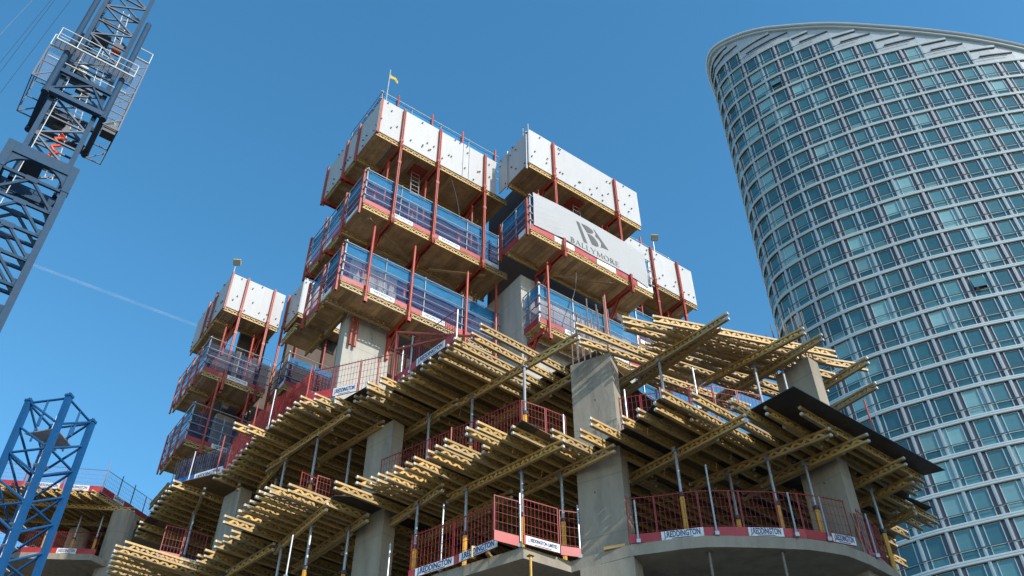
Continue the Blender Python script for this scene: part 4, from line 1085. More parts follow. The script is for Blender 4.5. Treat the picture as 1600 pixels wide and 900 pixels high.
# ================================================================== curved glass tower
ctrl = [(28.0, 74.5), (27.0, 71.6), (27.25, 69.2), (28.92, 66.98), (31.39, 64.8), (34.15, 63.16), (38.54, 61.0), (43.54, 59.31), (48.5, 57.91), (53, 57.0), (58, 56.6), (62, 57.2), (66, 59.3), (68.3, 63), (68, 68), (64, 73.5),
        (56, 79), (47, 82), (39, 82), (33, 80), (29.8, 77.5)]
ctrl = [Vector((x, y, 0)) for x, y in ctrl]
def cr_curve(c, per):
    out = []; n_ = len(c)
    for i in range(n_):
        p0, p1, p2, p3 = c[i - 1], c[i], c[(i + 1) % n_], c[(i + 2) % n_]
        for k in range(per):
            t = k / per
            out.append(.5 * ((2 * p1) + (p2 - p0) * t + (2 * p0 - 5 * p1 + 4 * p2 - p3) * t * t + (3 * p1 - p0 - 3 * p2 + p3) * t ** 3))
    return out
fine = cr_curve(ctrl, 24)
acc = [0.0]
for i in range(len(fine)): acc.append(acc[-1] + (fine[(i + 1) % len(fine)] - fine[i]).length)
PER = acc[-1]; NB = int(round(PER / 2.1)); SUB = 3
def along(s_):
    s_ %= PER
    lo, hi = 0, len(fine)
    while hi - lo > 1:
        md = (lo + hi) // 2
        if acc[md] <= s_: lo = md
        else: hi = md
    t = (s_ - acc[lo]) / (acc[lo + 1] - acc[lo])
    return fine[lo].lerp(fine[(lo + 1) % len(fine)], t)
S0 = 0.35
NP = [along(S0 + PER * i / (NB * SUB)) for i in range(NB * SUB)]
def nrm_at(i):
    d = NP[(i + 1) % len(NP)] - NP[i - 1]; d.normalize()
    return Vector((d.y, -d.x, 0))
NN = [nrm_at(i) for i in range(len(NP))]
def zroof(p): return 110.0 - 0.69 * (p.x - 27.0)
FH, BH, ZF0 = 2.88, 0.40, 4.9
TW = Thing('glass_tower', (45, 68, 0), 'tall curved glass residential tower with a slanted top and white floor bands', 'tower')
# body behind the glazing
m = MB(); k = len(NP)
base = [p - n_ * .32 for p, n_ in zip(NP, NN)]
for i in range(k):
    j = (i + 1) % k
    m.quad(base[i], base[j], base[j] + UZ * (zroof(base[j]) - .2), base[i] + UZ * (zroof(base[i]) - .2))
nv = len(m.v); m.v += [b + UZ * (zroof(b) - .2) for b in base]; m.f.append(tuple(range(nv, nv + k))); m.mi.append(0)
TW.part('inner_shell', m, TDARK)
NF = int((110 - ZF0) / FH) + 1
def sweep(m, zfun, outs, mi=0, ok=None):
    """closed ring of a profile: outs = list of (offset, dz) points"""
    kk = len(outs)
    for i in range(k):
        j = (i + 1) % k
        if ok and not ok(i, j): continue
        n0 = len(m.v)
        for a in (i, j):
            for (o, dz) in outs: m.v.append(NP[a] + NN[a] * o + UZ * (zfun(a) + dz))
        for q in range(kk):
            r_ = (q + 1) % kk
            m.f.append((n0 + q, n0 + kk + q, n0 + kk + r_, n0 + r_)); m.mi.append(mi)
for f in range(NF):
    z = ZF0 + f * FH
    m = MB()
    okf = lambda i, j: min(zroof(NP[i]), zroof(NP[j])) > z + .3
    sweep(m, lambda a: z - BH, [(-.3, 0), (.15, 0), (.20, .05), (.20, BH - .05), (.15, BH), (-.3, BH)], 0, okf)
    sweep(m, lambda a: z - BH, [(.202, .205), (.206, .205), (.206, .225), (.202, .225)], 1, okf)
    sweep(m, lambda a: z - BH - .05, [(-.25, 0), (.12, 0), (.12, .049), (-.25, .049)], 1, okf)
    if m.v: TW.part('floor_band', m, [TBAND, TSEAM])
    m = MB()
    okr = lambda i, j: min(zroof(NP[i]), zroof(NP[j])) > z + FH
    sweep(m, lambda a: z + .70, [(.145, 0), (.19, 0), (.19, .05), (.145, .05)], 0, okr)
    if m.v: TW.part('rail_line', m, TSEAM)
# pilasters: one upright strip per bay line
for b in range(NB):
    i = b * SUB; p, n_ = NP[i], NN[i]; d = Vector((-n_.y, n_.x, 0))
    zt = ZF0 - BH
    while zt + FH + BH + 2.0 <= max(min(zroof(p), zroof(NP[(i + SUB) % k])), min(zroof(p), zroof(NP[i - SUB]))): zt += FH
    m = MB(); m.box(p - d * .125 - n_ * .25 + UZ * 3, d * .25, n_ * .38, UZ * (zt - 3))
    m.box(p - d * .03 + n_ * .131 + UZ * 3, d * .06, n_ * .02, UZ * (zt - 3))
    TW.part('pilaster', m, TWHITE)
# windows
WH = FH - BH - .05
def window_meshes(Wd, kind, parity):
    X, Y = Vector((1, 0, 0)), Vector((0, 1, 0))
    fr, pn = MB(), MB()
    x0, x1, x2, x3 = .125, .46, Wd - .46, Wd - .125
    for xx in (x1, x2): fr.box(Vector((xx - .028, -.02, 0)), X * .056, Y * .09, UZ * WH)
    fr.box(Vector((x1 + .028, -.02, .70)), X * (x2 - x1 - .056), Y * .05, UZ * .05)
    fr.box(Vector((x1 + .028, -.02, WH - .05)), X * (x2 - x1 - .056), Y * .045, UZ * .05)
    fr.box(Vector((x1 + .028, -.02, 0)), X * (x2 - x1 - .056), Y * .045, UZ * .04)
    fr.box(Vector((x0, -.02, .70)), X * (x1 - x0 - .028), Y * .04, UZ * .04); fr.box(Vector((x2 + .028, -.02, .70)), X * (x3 - x2 - .028), Y * .04, UZ * .04)
    def q(a, b, z0, z1, y, mi): pn.quad((a, y, z0), (b, y, z0), (b, y, z1), (a, y, z1), mi)
    up_m, lo_m, nl, nr = kind
    if up_m == 'open':
        q(x1, x2, .75, WH, -.25, 4)
        pn.quad((x1 + .03, .0 + .42, .85), (x2 - .03, .42, .85), (x2 - .03, .02, WH - .06), (x1 + .03, .02, WH - .06), 1)
    else: q(x1, x2, .75, WH, 0.0, up_m)
    q(x1, x2, 0, .70, .004, lo_m)
    q(x0, x1, 0, WH, .008, 3 if parity == 0 else nl); q(x2, x3, 0, WH, .008, 3 if parity == 1 else nr)
    return fr.mesh('window', TBAND), pn.mesh('pane', TGLASS + [TDARK, TOPEN], fix=False)
Wd = PER / NB
KINDS = [(0, 0, 0, 0), (0, 0, 0, 0), (0, 1, 0, 0), (1, 0, 1, 0), (2, 0, 2, 2), (2, 2, 2, 2), (1, 1, 0, 1), (0, 2, 0, 0), ('open', 0, 0, 0)]
WT = [9, 7, 6, 6, 5, 4, 5, 3, .3]
WM = {(kk, pp): window_meshes(Wd, KINDS[kk], pp) for kk in range(len(KINDS)) for pp in (0, 1)}
rw = random.Random(11)
cand = []
for b in range(NB):
    i, j = b * SUB, ((b + 1) * SUB) % k
    P, Q = NP[i], NP[j]
    n_ = NN[(i + 1) % k]
    nfl = 0
    for f in range(NF):
        z = ZF0 + f * FH
        if z + FH + 2.0 > min(zroof(P), zroof(Q)): break
        c = (P + Q) / 2 + UZ * (z + 1.2)
        nfl = f + 1
        px, py = project(c)
        vis = n_.dot(-c) > 0 and -60 < px < 1680 and py < 1000
        hidden = px < 1440 and py > 640
        cand.append((0 if vis and not hidden else (1 if n_.dot(-c) > 0 else 2), c.length, b, f, z))
    # white cladding above the last window row
    ztop = ZF0 + nfl * FH - BH
    for h0, h1 in ((0.0, .5), (.5, 1.0)):
        p0, p1 = P.lerp(Q, h0), P.lerp(Q, h1)
        m = MB(); d = (p1 - p0).normalized()
        zz0, zz1 = zroof(p0) - .3, zroof(p1) - .3
        e = d * .008
        m.quadbox([p0 + e + UZ * ztop, p1 - e + UZ * ztop, p1 - e - n_ * .06 + UZ * ztop, p0 + e - n_ * .06 + UZ * ztop,
                   p0 + e + UZ * zz0, p1 - e + UZ * zz1, p1 - e - n_ * .06 + UZ * zz1, p0 + e - n_ * .06 + UZ * zz0])
        if n_.dot(-P) > -20: TW.part('cladding_panel', m, TWHITE)
    zpv = min(zroof(NP[i - SUB]), zroof(P))
    for fx in range(nfl, nfl + 2):
        m = MB(); zl = ZF0 + fx * FH + 1.2
        if zl < min(zroof(P), zroof(Q)) - .7:
            first = ZF0 + fx * FH + FH + 2.0 <= zpv
            m.box(P + n_ * .02 + UZ * zl + (Q - P) * (.4 if first else 0), (Q - P) * (.6 if first else 1), n_ * .12, UZ * .12); TW.part('louvre_slot', m, TSEAM)
cand.sort(key=lambda t: (t[0], t[1]))
rest_f, rest_p = MB(), MB()
for idx, (vis, _, b, f, z) in enumerate(cand):
    i, j = b * SUB, ((b + 1) * SUB) % k
    P, Q = NP[i], NP[j]; d = (Q - P).normalized(); n_ = Vector((d.y, -d.x, 0))
    kk = rw.choices(range(len(KINDS)), WT)[0]
    if (b * 7 + f * 3) % 11 < 2 and f < 14: kk = rw.choice((4, 5, 4, 6))
    fm, pm = WM[(kk, b % 2)]
    sc = (Q - P).length / Wd
    mm = Matrix(((d.x * sc, -n_.x * -1, 0, 0), (d.y * sc, n_.y, 0, 0), (0, 0, 1, 0), (0, 0, 0, 1)))
    mm.translation = P + UZ * (z + .001) - TW.loc
    if idx < 300:
        o = obj('window', fm, TW.o); o.matrix_local = mm
        obj('pane', pm, o)
    else:
        mw = mm.copy(); mw.translation = P + UZ * (z + .001)
        for src, dst in ((fm, rest_f), (pm, rest_p)):
            n0 = len(dst.v)
            dst.v += [mw @ v.co for v in src.vertices]
            for pl in src.polygons: dst.f.append(tuple(n0 + t for t in pl.vertices)); dst.mi.append(pl.material_index)
TW.part('window_frames', rest_f, TBAND, kind='stuff')
o = obj('window_panes', rest_p.mesh('window_panes', TGLASS + [TDARK, TOPEN], TW.loc, fix=False), TW.o, kind='stuff')
# slanted rim
m = MB()
zr = lambda a: zroof(NP[a])
sweep(m, zr, [(-.3, .12), (.25, .12), (.45, .18), (.52, .32), (.45, .48), (.25, .53), (-.3, .53)])
TW.part('roof_rim', m, TRIM)
m = MB(); sweep(m, zr, [(-.2, -.34), (.25, -.34), (.32, -.27), (.32, -.12), (.25, -.04), (-.2, -.04)]); TW.part('roof_rim', m, TBAND)

# ================================================================== tower crane at the top left
zp = 40.0
pl_, pr_ = at(35, 234, zp), at(106, 266, zp)
aL, aR, bF = pl_.dot(uA), pr_.dot(uA), (pl_.dot(uB) + pr_.dot(uB)) / 2
wU = aR - aL
C1 = Thing('tower_crane', AB((aL + aR) / 2, bF + wU / 2, 0), 'grey-blue lattice crane mast with climbing cage and walkways at top left', 'crane')
def lattice(T, corners, z0, z1, step, ch, br, mt, name_c='mast_leg', name_b='brace', zig=0, faces=(0, 1, 2, 3), kstyle=False, ring=True):
    for c in corners:
        m = MB(); d1 = (corners[1] - corners[0]).normalized(); d2 = (corners[2] - corners[1]).normalized()
        m.cbox(c + UZ * (z0 + z1) / 2, d1 * ch, d2 * ch, UZ * (z1 - z0)); T.part(name_c, m, mt)
    nl = int(round((z1 - z0) / step))
    for f in faces:
        P, Q = corners[f], corners[(f + 1) % 4]
        d = (Q - P).normalized(); P2_, Q2_ = P + d * ch * .5, Q - d * ch * .5
        out = Vector((d.y, -d.x, 0))
        for l in range(nl):
            za, zb = z0 + l * step, z0 + (l + 1) * step
            m = MB()
            if kstyle:
                mid = (P2_ + Q2_) / 2
                m.bar(P2_ + UZ * zb, Q2_ + UZ * zb, br, br * 1.3); m.bar(mid + UZ * zb, P2_ + UZ * (za + .12), br, br); m.bar(mid + UZ * zb, Q2_ + UZ * (za + .12), br, br)
                m.cbox(mid + UZ * (zb - .05), d * .6, out * br * 1.4, UZ * .32)
                for e_ in (P2_, Q2_): m.cbox(e_ + UZ * (za + .2) , d * .3, out * br * 1.3, UZ * .4)
            else:
                if ring: m.bar(P2_ + UZ * zb, Q2_ + UZ * zb, br, br)
                if (l + f * zig) % 2: m.bar(P2_ + UZ * (za + .05), Q2_ + UZ * (zb - .05), br, br)
                else: m.bar(Q2_ + UZ * (za + .05), P2_ + UZ * (zb - .05), br, br)
            T.part(name_b, m, CRANE1B if mt is CRANE1 and not kstyle else mt)
def sq(a0, a1, b0, b1): return [AB(a0, b0, 0), AB(a1, b0, 0), AB(a1, b1, 0), AB(a0, b1, 0)]
lattice(C1, sq(aL, aR, bF, bF + wU), zp, zp + 19.2, 1.6, .26, .10, CRANE1)
ql, qr = at(14, 226, zp), at(113, 271, zp)
gx = max(aR + .32, qr.dot(uA)); gl = min(aL - .32, ql.dot(uA) + .1)
lo = sq(gl, gx, bF - .25, bF + wU + .25)
lattice(C1, lo, zp - 13.5, zp - 1.9, 1.66, .34, .13, CRANE1, kstyle=True)
m = MB()
for f in range(4):       # portal frame with arched haunches
    P, Q = lo[f], lo[(f + 1) % 4]; d = (Q - P).normalized(); out = Vector((d.y, -d.x, 0)); L = (Q - P).length
    m.box(P - d * .17 - out * .14 + UZ * (zp - .72), d * (L + .34), out * .30, UZ * .74)
    for s_ in (0, 1):
        pts = []
        for t in range(7):
            an = math.pi / 2 * t / 6
            pts.append((1.25 * (1 - math.sin(an)), -.72 - 1.2 * (1 - math.cos(an))))
        pts = [(0, -.72)] + pts[::1] if False else [(0.17, -.72), (1.4, -.72)] + [(0.17 + 1.2 * (1 - math.sin(math.pi / 2 * t / 6)), -.72 - 1.25 * (1 - math.cos(math.pi / 2 * t / 6))) for t in range(1, 7)]
        pp = [(P + d * u if s_ == 0 else Q - d * u) + UZ * (zp + w_) - out * .08 for u, w_ in pts]
        m.prism(pp, out * .16)
for c in lo: m.cbox(c + UZ * (zp - .98), uA * .4, uB * .4, UZ * 1.9)
C1.part('portal_frame', m, CRANE1)
# climbing cage pipes, beams and walkways
ca0, ca1, cb0, cb1 = aL - .42, aR + .42, bF - .42, bF + wU + .42
cg = sq(ca0, ca1, cb0, cb1)
zc0 = zat(163, 183, cg[1]); zc1 = zat(241, 43, cg[1])
for c in cg:
    m = MB(); m.tube(c + UZ * zc0, c + UZ * zc1, .17, 12); m.tube(c + UZ * (zc0 - .25), c + UZ * zc0, .2, 12); C1.part('cage_pipe', m, CRANE1)
for f in range(4):
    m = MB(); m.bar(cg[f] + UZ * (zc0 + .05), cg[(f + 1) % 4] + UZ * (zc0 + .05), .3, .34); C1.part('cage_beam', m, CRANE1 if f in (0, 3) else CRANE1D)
    P, Q = cg[f], cg[(f + 1) % 4]
    m = MB(); mid = (P + Q) / 2
    zm = zc0 + 1.9
    m.bar(P + UZ * (zc0 + .2), mid.lerp(Q, .25) + UZ * zm, .11, .11); m.bar(Q + UZ * (zc0 + .2), mid.lerp(Q, .25) + UZ * zm, .11, .11); m.bar(P + UZ * (zm + .1), Q + UZ * (zm + .1), .16, .3)
    C1.part('cage_brace', m, CRANE1)
zw = zat(228, 131, AB(ca1 + .35, cb0 - .55, 0))
# front walkway
m = MB()
wa0, wa1, wb = ca0 - .75, ca1 + .5, cb0 - .62
for i in range(9): m.box(AB(wa0, wb + .07 * i, zw + .01), uA * (wa1 - wa0), uB * .018, UZ * .03)
for i in range(16): m.box(AB(wa0 + (wa1 - wa0) * i / 16, wb, zw - .02), uA * .025, uB * .6, UZ * .03)
C1.part('walkway_grating', m, CRANE1D)
m = MB()
for zz, r_ in ((.0, .05), (.55, .022), (1.1, .03)): m.tube(AB(wa0, wb, zw + zz), AB(wa1, wb, zw + zz), r_, 7)
for t in range(5): m.tube(AB(wa0 + (wa1 - wa0) * t / 4, wb, zw), AB(wa0 + (wa1 - wa0) * t / 4, wb, zw + 1.1), .024, 7)
for e_ in (wa0, wa1):
    for zz in (0, .55, 1.1): m.tube(AB(e_, wb, zw + zz), AB(e_, cb0, zw + zz), .025, 7)
m.tube(AB(wa0, wb + .62, zw - .9), AB(wa1, wb + .62, zw - .9), .03, 7)
C1.part('walkway_railing', m, GREYW)
# side cages of mesh
for s_, e0, e1 in ((0, ca0 - .95, ca0 - .1), (1, ca1 + .1, ca1 + .95)):
    out_a = e0 if s_ == 0 else e1
    zb_ = zc0 - (-.7 if s_ == 0 else .45); zt_ = zw + (.1 if s_ == 0 else 2.6)
    m = MB()
    for b_ in (cb0 + .1, cb1 - .1):
        m.bar(AB(out_a, b_, zb_), AB(out_a, b_, zt_), .07, .07, uA)
        nlev = int((zt_ - zb_) / 1.15)
        for l in range(nlev + 1):
            zz = zb_ + (zt_ - zb_) * l / nlev
            m.bar(AB(e0, b_, zz), AB(e1, b_, zz), .06, .06)
            if l < nlev and l % 2 == 0: m.bar(AB(e0, b_, zz), AB(e1, b_, zz + 1.0), .06, .06)
    nlev = int((zt_ - zb_) / 1.15)
    for l in range(nlev + 1):
        zz = zb_ + (zt_ - zb_) * l / nlev
        m.bar(AB(out_a, cb0 + .1, zz), AB(out_a, cb1 - .1, zz), .05, .05)
    cgf = C1.part('side_cage', m, CRANE1D)
    m = MB()
    m.quad(AB(e0, cb0 + .08, zb_), AB(e1, cb0 + .08, zb_), AB(e1, cb0 + .08, zt_), AB(e0, cb0 + .08, zt_))
    m.quad(AB(out_a, cb0 + .1, zb_), AB(out_a, cb1 - .1, zb_), AB(out_a, cb1 - .1, zt_), AB(out_a, cb0 + .1, zt_))
    C1.part('cage_mesh', m, CAGE, parent=cgf)
    m = MB()
    for zz in (.03, 1.0): m.tube(AB(e0, cb0 + .05, zt_ + zz), AB(e1, cb0 + .05, zt_ + zz), .03, 7)
    for e_ in (e0, e1): m.tube(AB(e_, cb0 + .05, zt_), AB(e_, cb0 + .05, zt_ + 1.0), .026, 7)
    C1.part('cage_railing', m, GREYW, parent=cgf)
m = MB(); m.cbox(AB(ca1 + .55, cb0 + .5, zc0 - .4), uA * .7, uB * .6, UZ * .7); C1.part('winch_box', m, DARKST)
m = MB(); m.tube(AB(ca1 + .5, cb0 + .3, zc0 + .02), AB(ca1 + .7, cb0 + .5, zc0 + .3), .22, 9, r2=.12); C1.part('tool_sack', m, GREYW)
# things inside the mast
am, bm_ = (aL + aR) / 2, bF + wU / 2
m = MB(); pr = None
for t in range(13):
    q = AB(am + .25 * math.sin(t * 1.9) + .12, bm_ - .5 + .1 * math.cos(t * 2.3), zp + .6 + t * .2)
    if pr: m.tube(pr, q, .085, 7)
    pr = q
C1.part('orange_cable_coil', m, ORANGE)
for zz in range(4):
    m = MB(); z_ = zp + .3 + zz * 4.2
    m.box(AB(aL + .2, bF + .9, z_), uA * 1.0, uB * (wU - 1.1), UZ * .05); C1.part('rest_platform', m, CRANE1D)
    m = MB()
    for s_ in (0, .42): m.tube(AB(am + .3 + s_ * .9, bm_ + .35, z_), AB(am - .1 + s_ * .9, bm_ + .55, z_ + 4.1), .025, 6)
    for r_ in range(14): m.tube(AB(am + .3 - .4 * r_ / 14, bm_ + .35 + .2 * r_ / 14, z_ + r_ * .3), AB(am + .68 - .4 * r_ / 14, bm_ + .35 + .2 * r_ / 14, z_ + r_ * .3), .016, 5)
    C1.part('ladder', m, GREYW)
m = MB(); m.cbox(AB(aR - .55, bF + .4, zp + 11.5), uA * .55, uB * .4, UZ * .62); C1.part('control_box', m, DARKST)
m = MB(); m.cbox(AB(aR - .55, bF + .38, zp + 11.1), uA * .5, uB * .4, UZ * .1); C1.part('warning_light', m, ORANGE)
m = MB(); m.cbox(AB(am, bm_ + .6, zp + 8.6), uA * .8, uB * .3, UZ * 1.3); C1.part('control_box', m, CRANE1D)
m = MB(); m.cbox(AB(am - .1, bm_ + .5, zp + 4.6), uA * .9, uB * .3, UZ * .9); C1.part('control_box', m, CRANE1D)
m = MB(); m.tube(AB(aL + .45, bF + .5, zp + 8.2), AB(aL + .9, bF + .5, zp + 8.2), .16, 10); m.tube(AB(aL + .45, bF + .5, zp + 8.65), AB(aL + .9, bF + .5, zp + 8.6), .14, 10); C1.part('pulley', m, GREYW)
m = MB(); m.tube(AB(aL + .32, bF - .2, zp - 9), AB(aL + .32, bF - .2, zp + 9), .022, 6); C1.part('power_cable', m, GREYW)
# four thin ropes off the upper left
for i, (P, Q) in enumerate((((-60, 118), (62, -12)), ((-70, 185), (86, -8)), ((-70, 205), (96, -14)), ((-60, 225), (118, -10)))):
    m = MB(); m.tube(at(*P, 55), at(*Q, 66), .012, 4)
    single('hoist_rope', m, DARKST, 'thin steel rope slanting across the sky beside the crane, %s from the left' % nth(i), 'rope', 'ropes beside the crane')

# ================================================================== lower blue crane mast
zt2 = 28.0
cM = at(109, 618, zt2); cL = at(46, 626, zt2); cR = at(154, 658, zt2)
dl = (cL - cM); dl.z = 0; ln = dl.length
dr = (cR - cM); dr.z = 0
dl.normalize(); drr = Vector((-dl.y, dl.x, 0))
if drr.dot(dr) < 0: drr = -drr
cor = [Vector((cM.x, cM.y, 0)), Vector((cM.x, cM.y, 0)) + drr * 2.1, Vector((cM.x, cM.y, 0)) + dl * 2.06 + drr * 2.1, Vector((cM.x, cM.y, 0)) + dl * 2.06]
C2 = Thing('tower_crane', cor[0] + (cor[2] - cor[0]) / 2, 'bright blue open-topped crane mast section at the lower left corner', 'crane')
stp = zt2 - zat(120, 735, cor[1]); stp = max(1.6, min(4.0, stp))
for c in cor:
    m = MB(); m.cbox(c + UZ * (zt2 / 2), dl * .25, drr * .25, UZ * zt2); m.cbox(c + UZ * (zt2 - .04), dl * .31, drr * .31, UZ * .12)
    o_ = (c - (cor[0] + cor[2]) / 2).normalized()
    lg = C2.part('mast_leg', m, CRANE2)
    m = MB(); m.tube(c + UZ * (zt2 + .01), c + UZ * (zt2 + .14), .07, 10); C2.part('coupling_pin', m, DARKST, parent=lg)
for f in range(4):
    P, Q = cor[f], cor[(f + 1) % 4]; d = (Q - P).normalized(); a_, b_ = P + d * .12, Q - d * .12; mid = (a_ + b_) / 2
    for l in range(9):
        zb = zt2 - .15 - l * stp
        if zb < 1: break
        for (u, v, zu, zv) in ((a_, b_, zb, zb), (a_, b_, zb - stp * .98, zb - stp * .5), (b_, a_, zb, zb - stp * .5)):
            m = MB(); 
            if f % 2 == 0: m.tube(u + UZ * zu, v + UZ * zv, .058, 8)
            else: m.tube((b_ if u == a_ else a_) + UZ * zu, (a_ if u == a_ else b_) + UZ * zv, .058, 8)
            C2.part('brace', m, CRANE2)
        if l == 0:
            m = MB(); m.tube(mid + UZ * zb, mid + UZ * (zb - stp * .52), .05, 8); C2.part('brace', m, CRANE2)
m = MB(); zz = zt2 - stp * .62
m.prism([cor[3] + UZ * zz + drr * .3 - dl * .2, cor[0] + UZ * zz + dl * .2 + drr * .2, cor[1] + UZ * zz + dl * .3 - drr * .3, cor[1] + UZ * zz + dl * .9 - drr * .3], UZ * .05); C2.part('rest_platform', m, GALV)
m = MB(); lc = cor[0] + dl * .85 + drr * 1.15
for s_ in (0, .4): m.tube(lc + dl * s_ + UZ * 2, lc + dl * s_ + UZ * (zt2 - .2), .035, 7)
for r_ in range(84): m.tube(lc + UZ * (2.3 + r_ * .3), lc + dl * .4 + UZ * (2.3 + r_ * .3), .017, 5)
for r_ in range(24): m.bar(lc + dl * .2 - drr * .25 + UZ * (3 + r_), lc + dl * .2 + drr * .3 + UZ * (3 + r_), .5, .03)
C2.part('ladder', m, GREYW)

# ================================================================== second unfinished building, far left
zq0, zq1 = 22.7, 26.0
FB = Thing('unfinished_building', at(100, 880, zq0), 'second unfinished concrete building at far left behind the blue crane mast', 'building')
cs, cl_, crr = at(145, 866, zq0), at(-60, 862, zq0), at(176, 880, zq0)
cl_ = cs + (at(45, 863, zq0) - cs).normalized() * 14
bk = az(20) * 12
m = MB(); m.prism([Vector((p.x, p.y, zq0 - .3)) for p in (cl_, cs, crr, crr + (crr - cs).normalized() * 6 , crr + bk, cl_ + bk)], UZ * .3); FB.part('floor_slab', m, CONC)
m = MB(); m.prism([Vector((p.x, p.y, zq0 - 3.6)) for p in (cl_, cs, crr, crr + (crr - cs).normalized() * 6 , crr + bk, cl_ + bk)], UZ * .3); FB.part('floor_slab', m, CONC)
cc = at_dist(176, 868, cs.length + .9 if False else math.hypot(cs.x, cs.y) + 1.0)
m = MB(); cc.z = 0
m.prism([cc + Vector((.62 * math.cos(t * math.pi / 8), .62 * math.sin(t * math.pi / 8), 0)) for t in range(16)], UZ * (zq1 - .55)); FB.part('column', m, CONC)
for e_ in (3.5, 8):
    q = cc + (cl_ - cs).normalized() * e_ + az(20) * 2; m = MB(); m.prism([q + Vector((.5 * math.cos(t * math.pi / 6), .5 * math.sin(t * math.pi / 6), 0)) for t in range(12)], UZ * (zq1 - .55)); FB.part('column', m, CONC)
dc, dL_, dR_ = at(158, 770, zq1), at(0, 759, zq1), at(228, 816, zq1)
ef, es = (dL_ - dc).normalized(), (dR_ - dc).normalized()
gF = 'joists of the second building'
ja = math.degrees(math.atan2(es.x, es.y)) + 4
for i in range(15):
    p = dc + ef * (.15 + i * .55) + UZ * (-.26) - az(ja) * .35
    beam('lattice_joist', p, ja, 4.5, 'timber joist under the deck of the far left building, %s from its right corner' % nth(i), 'formwork beam', gF)
for i in range(0, 15, 2):
    p = dc + ef * (.25 + i * .55) + UZ * (-.26) + az(ja) * 3.7
    beam('lattice_joist', p, ja, 4.5, 'inner joist under the far left deck, %s from the right' % nth(i // 2), 'formwork beam', gF + ', inner row', caps=False)
for i, off in enumerate((1.0, 3.2)):
    q = dc + az(ja) * off - ef * 1.0 + UZ * (-.5)
    for kx in range(2):
        q2 = q + ef * (kx * 4.6)
        beam('lattice_stringer', q2, math.degrees(math.atan2(ef.x, ef.y)), 4.8, 'timber stringer under the far left deck, %s row, %s from the right' % (nth(i), nth(kx)), 'formwork beam', 'stringers of the second building')
dk = Thing('plywood_deck', dc, 'plywood deck on the far left building', 'formwork deck')
for i in range(6):
    for j_ in range(7):
        m = MB(); o_ = dc + ef * (i * 1.5) + es * (j_ * 1.25) + UZ * .0
        m.box(o_, ef * 1.494, es * 1.244, UZ * .022); dk.part('plywood_sheet', m, PLY)
m = MB(); m.box(cs + bk * .55 + (cl_ - cs) * 1.0 - UZ * 3.3, cs - cl_ + (crr - cs), az(20) * .3, UZ * 6.55); FB.part('core_wall', m, FORMW)  # backing wall, its dark colour stands in for the shaded interior
FW = mat('violet_wire', (0.20, 0.16, 0.30), 0.5)
tt = zq1 + .024
labs = [('far left deck\'s right side, near end', dc, dc + es * 1.9), ('far left deck\'s right side, far end', dc + es * 1.92, dc + es * 4.0)]
for i in range(4):
    barrier(dc + ef * (1.85 * (i + 1) - .02), dc + ef * 1.85 * i + ef * .02, 'red-toed wire barrier on the far left deck front, %s from the corner' % nth(i), h=1.25, toe=.32, wirem=FW, plate='J.REDDINGTON' if i in (0, 1, 3) else None, plate_pos=(.35, .6, .5, .4)[i], group='barriers on the far left deck')
for lb_, P, Q in labs: barrier(P, Q, 'wire barrier with red toe board at the ' + lb_, h=1.25, toe=.32, wirem=FW, plate='J.REDDINGTON' if 'near' in lb_ else None, plate_pos=.6, platew=.7, group='barriers on the far left deck')
for i in range(5):
    q = dc + ef * (i * 1.85 + .08) + UZ * .03 if i else dc + UZ * .03
    m = MB(); m.tube(q, q + UZ * (1.7 if i == 0 else 1.35), .026, 7)
    single('guard_post', m, GALV if i in (0, 3) else RED, 'thin guard post on the far left deck, %s from its corner' % nth(i), 'post', 'posts on the far left deck')
for i in range(4):
    q = dc + es * (.9 + i * .9) + az(ja) * .1 + UZ * .03
    m = MB(); m.tube(q, q + UZ * random.uniform(1.2, 1.9), .024, 7)
    single('guard_post', m, DARKST, 'thin dark post on the right side of the far left deck, %s from the corner' % nth(i), 'post', 'dark posts on the far left deck')
es0, ec = (cl_ - cs).normalized(), cs
for i in range(4):
    P, Q = ec + es0 * (2.1 * (i + 1) - .02), ec + es0 * (2.1 * i + .02)
    barrier(P + az(20) * .15, Q + az(20) * .15, 'red mesh barrier with red toe board on the far left slab, %s from its corner' % nth(i), toe=.3, plate='J.REDDINGTON' if i in (0, 2) else None, plate_pos=.35, platew=.9, group='barriers on the far left slab', cross=i in (0, 1))
for i, (x, y) in enumerate(((128, 806), (164 - 2, 806), (86, 800), (40, 800), (205, 835))):
    p = at(x, y, zq1 - .5); p.z = zq0; h = zq1 - .5 - zq0
    T = Thing('steel_prop', p, 'steel prop with yellow base on the far left slab, ' + ('middle one', 'nearest its grey column', 'behind the blue mast', 'leftmost', 'right of the column')[i], 'prop', 'props of the far left building')
    m = MB(); m.tube(p + UZ * .01, p + UZ * h * .55, .07, 9); T.part('outer_tube', m, YELLOW)
    m = MB(); m.tube(p + UZ * h * .55, p + UZ * h, .045, 9); T.part('inner_tube', m, GALV)
    m = MB(); m.tube(p + UZ * (h * .55 - .04), p + UZ * (h * .55 + .04), .09, 9); T.part('collar', m, DARKST)

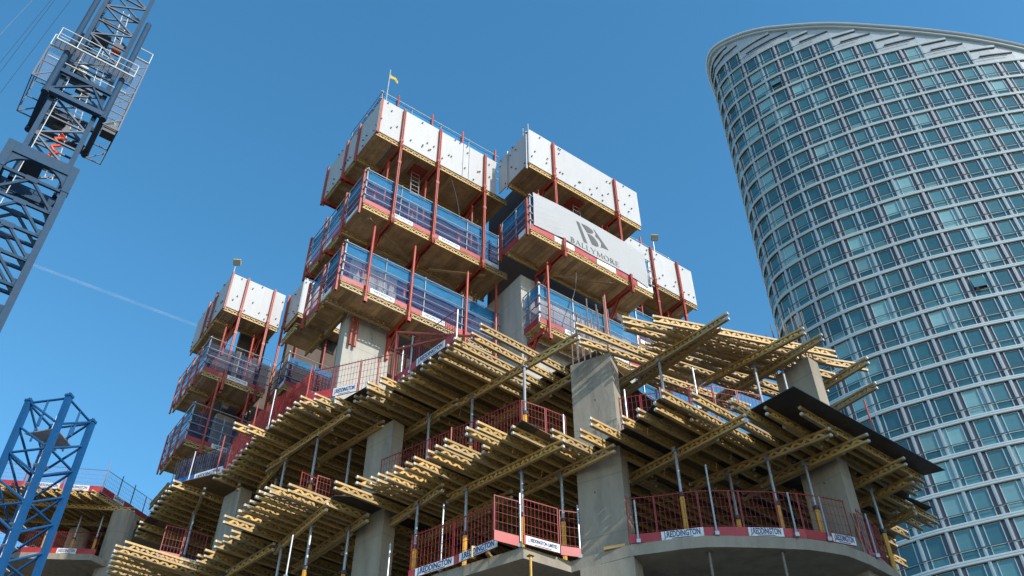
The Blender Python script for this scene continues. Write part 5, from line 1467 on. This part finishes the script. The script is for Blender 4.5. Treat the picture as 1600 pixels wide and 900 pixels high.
# ================================================================== contrail
CT = bpy.data.materials.new('contrail_vapour'); CT.use_nodes = True
n_ = CT.node_tree.nodes; Lk = CT.node_tree.links.new
p_ = n_['Principled BSDF']; p_.inputs['Base Color'].default_value = (.85, .87, .9, 1); p_.inputs['Roughness'].default_value = 1; p_.inputs['Specular IOR Level'].default_value = 0
tr = n_.new('ShaderNodeBsdfTransparent'); ms = n_.new('ShaderNodeMixShader'); nz = n_.new('ShaderNodeTexNoise'); tc = n_.new('ShaderNodeTexCoord')
Lk(tc.outputs['Object'], nz.inputs['Vector']); nz.inputs['Scale'].default_value = .004; nz.inputs['Detail'].default_value = 4
mr = n_.new('ShaderNodeMapRange'); mr.inputs[1].default_value = .3; mr.inputs[2].default_value = .7; mr.inputs[3].default_value = .03; mr.inputs[4].default_value = .09
Lk(nz.outputs['Fac'], mr.inputs[0]); Lk(mr.outputs[0], ms.inputs[0]); Lk(tr.outputs[0], ms.inputs[1]); Lk(p_.outputs[0], ms.inputs[2]); Lk(ms.outputs[0], n_['Material Output'].inputs[0])
m = MB(); P, Q = at(-350, 265, 6000), at(330, 517, 6000)
for i in range(24): 
    m.tube(P.lerp(Q, i / 24), P.lerp(Q, (i + 1) / 24), 13, 10)
single('contrail', m, CT, 'thin white aircraft contrail crossing the blue sky left of the building', 'contrail', kind='stuff')

# ================================================================== unseen building right of the frame, added to shade the foot of the site
sd = Vector((math.sin(SUN_AZ), math.cos(SUN_AZ), 0)); sc_ = Vector((-sd.y, sd.x, 0))      # towards the sun, and across it
NBD = Thing('added_shade_building', sd * 14 + sc_ * 26, 'unseen brick building added right of the frame to shade the slab foot', 'building')
BRICK = mat('brown_brick_wall', (0.22, 0.14, 0.10), 0.85, var=0.2, vscale=4)
HB = 29.2
def NP_(c, s_, z): return sc_ * c + sd * s_ + UZ * z
m = MB(); m.box(NP_(15.4, 14.5, 0), sc_ * 26, sd * 12, UZ * HB); NBD.part('wall', m, BRICK)
m = MB(); m.box(NP_(15.2, 14.3, HB + .003), sc_ * 26.4, sd * 12.4, UZ * .3); NBD.part('roof', m, TRIM)
for f_ in range(8):
    for i_ in range(8):
        m = MB(); m.box(NP_(17 + i_ * 3, 14.44, 2 + f_ * 3.3), sc_ * 1.5, sd * .1, UZ * 1.7); NBD.part('window', m, TGLASS[0])
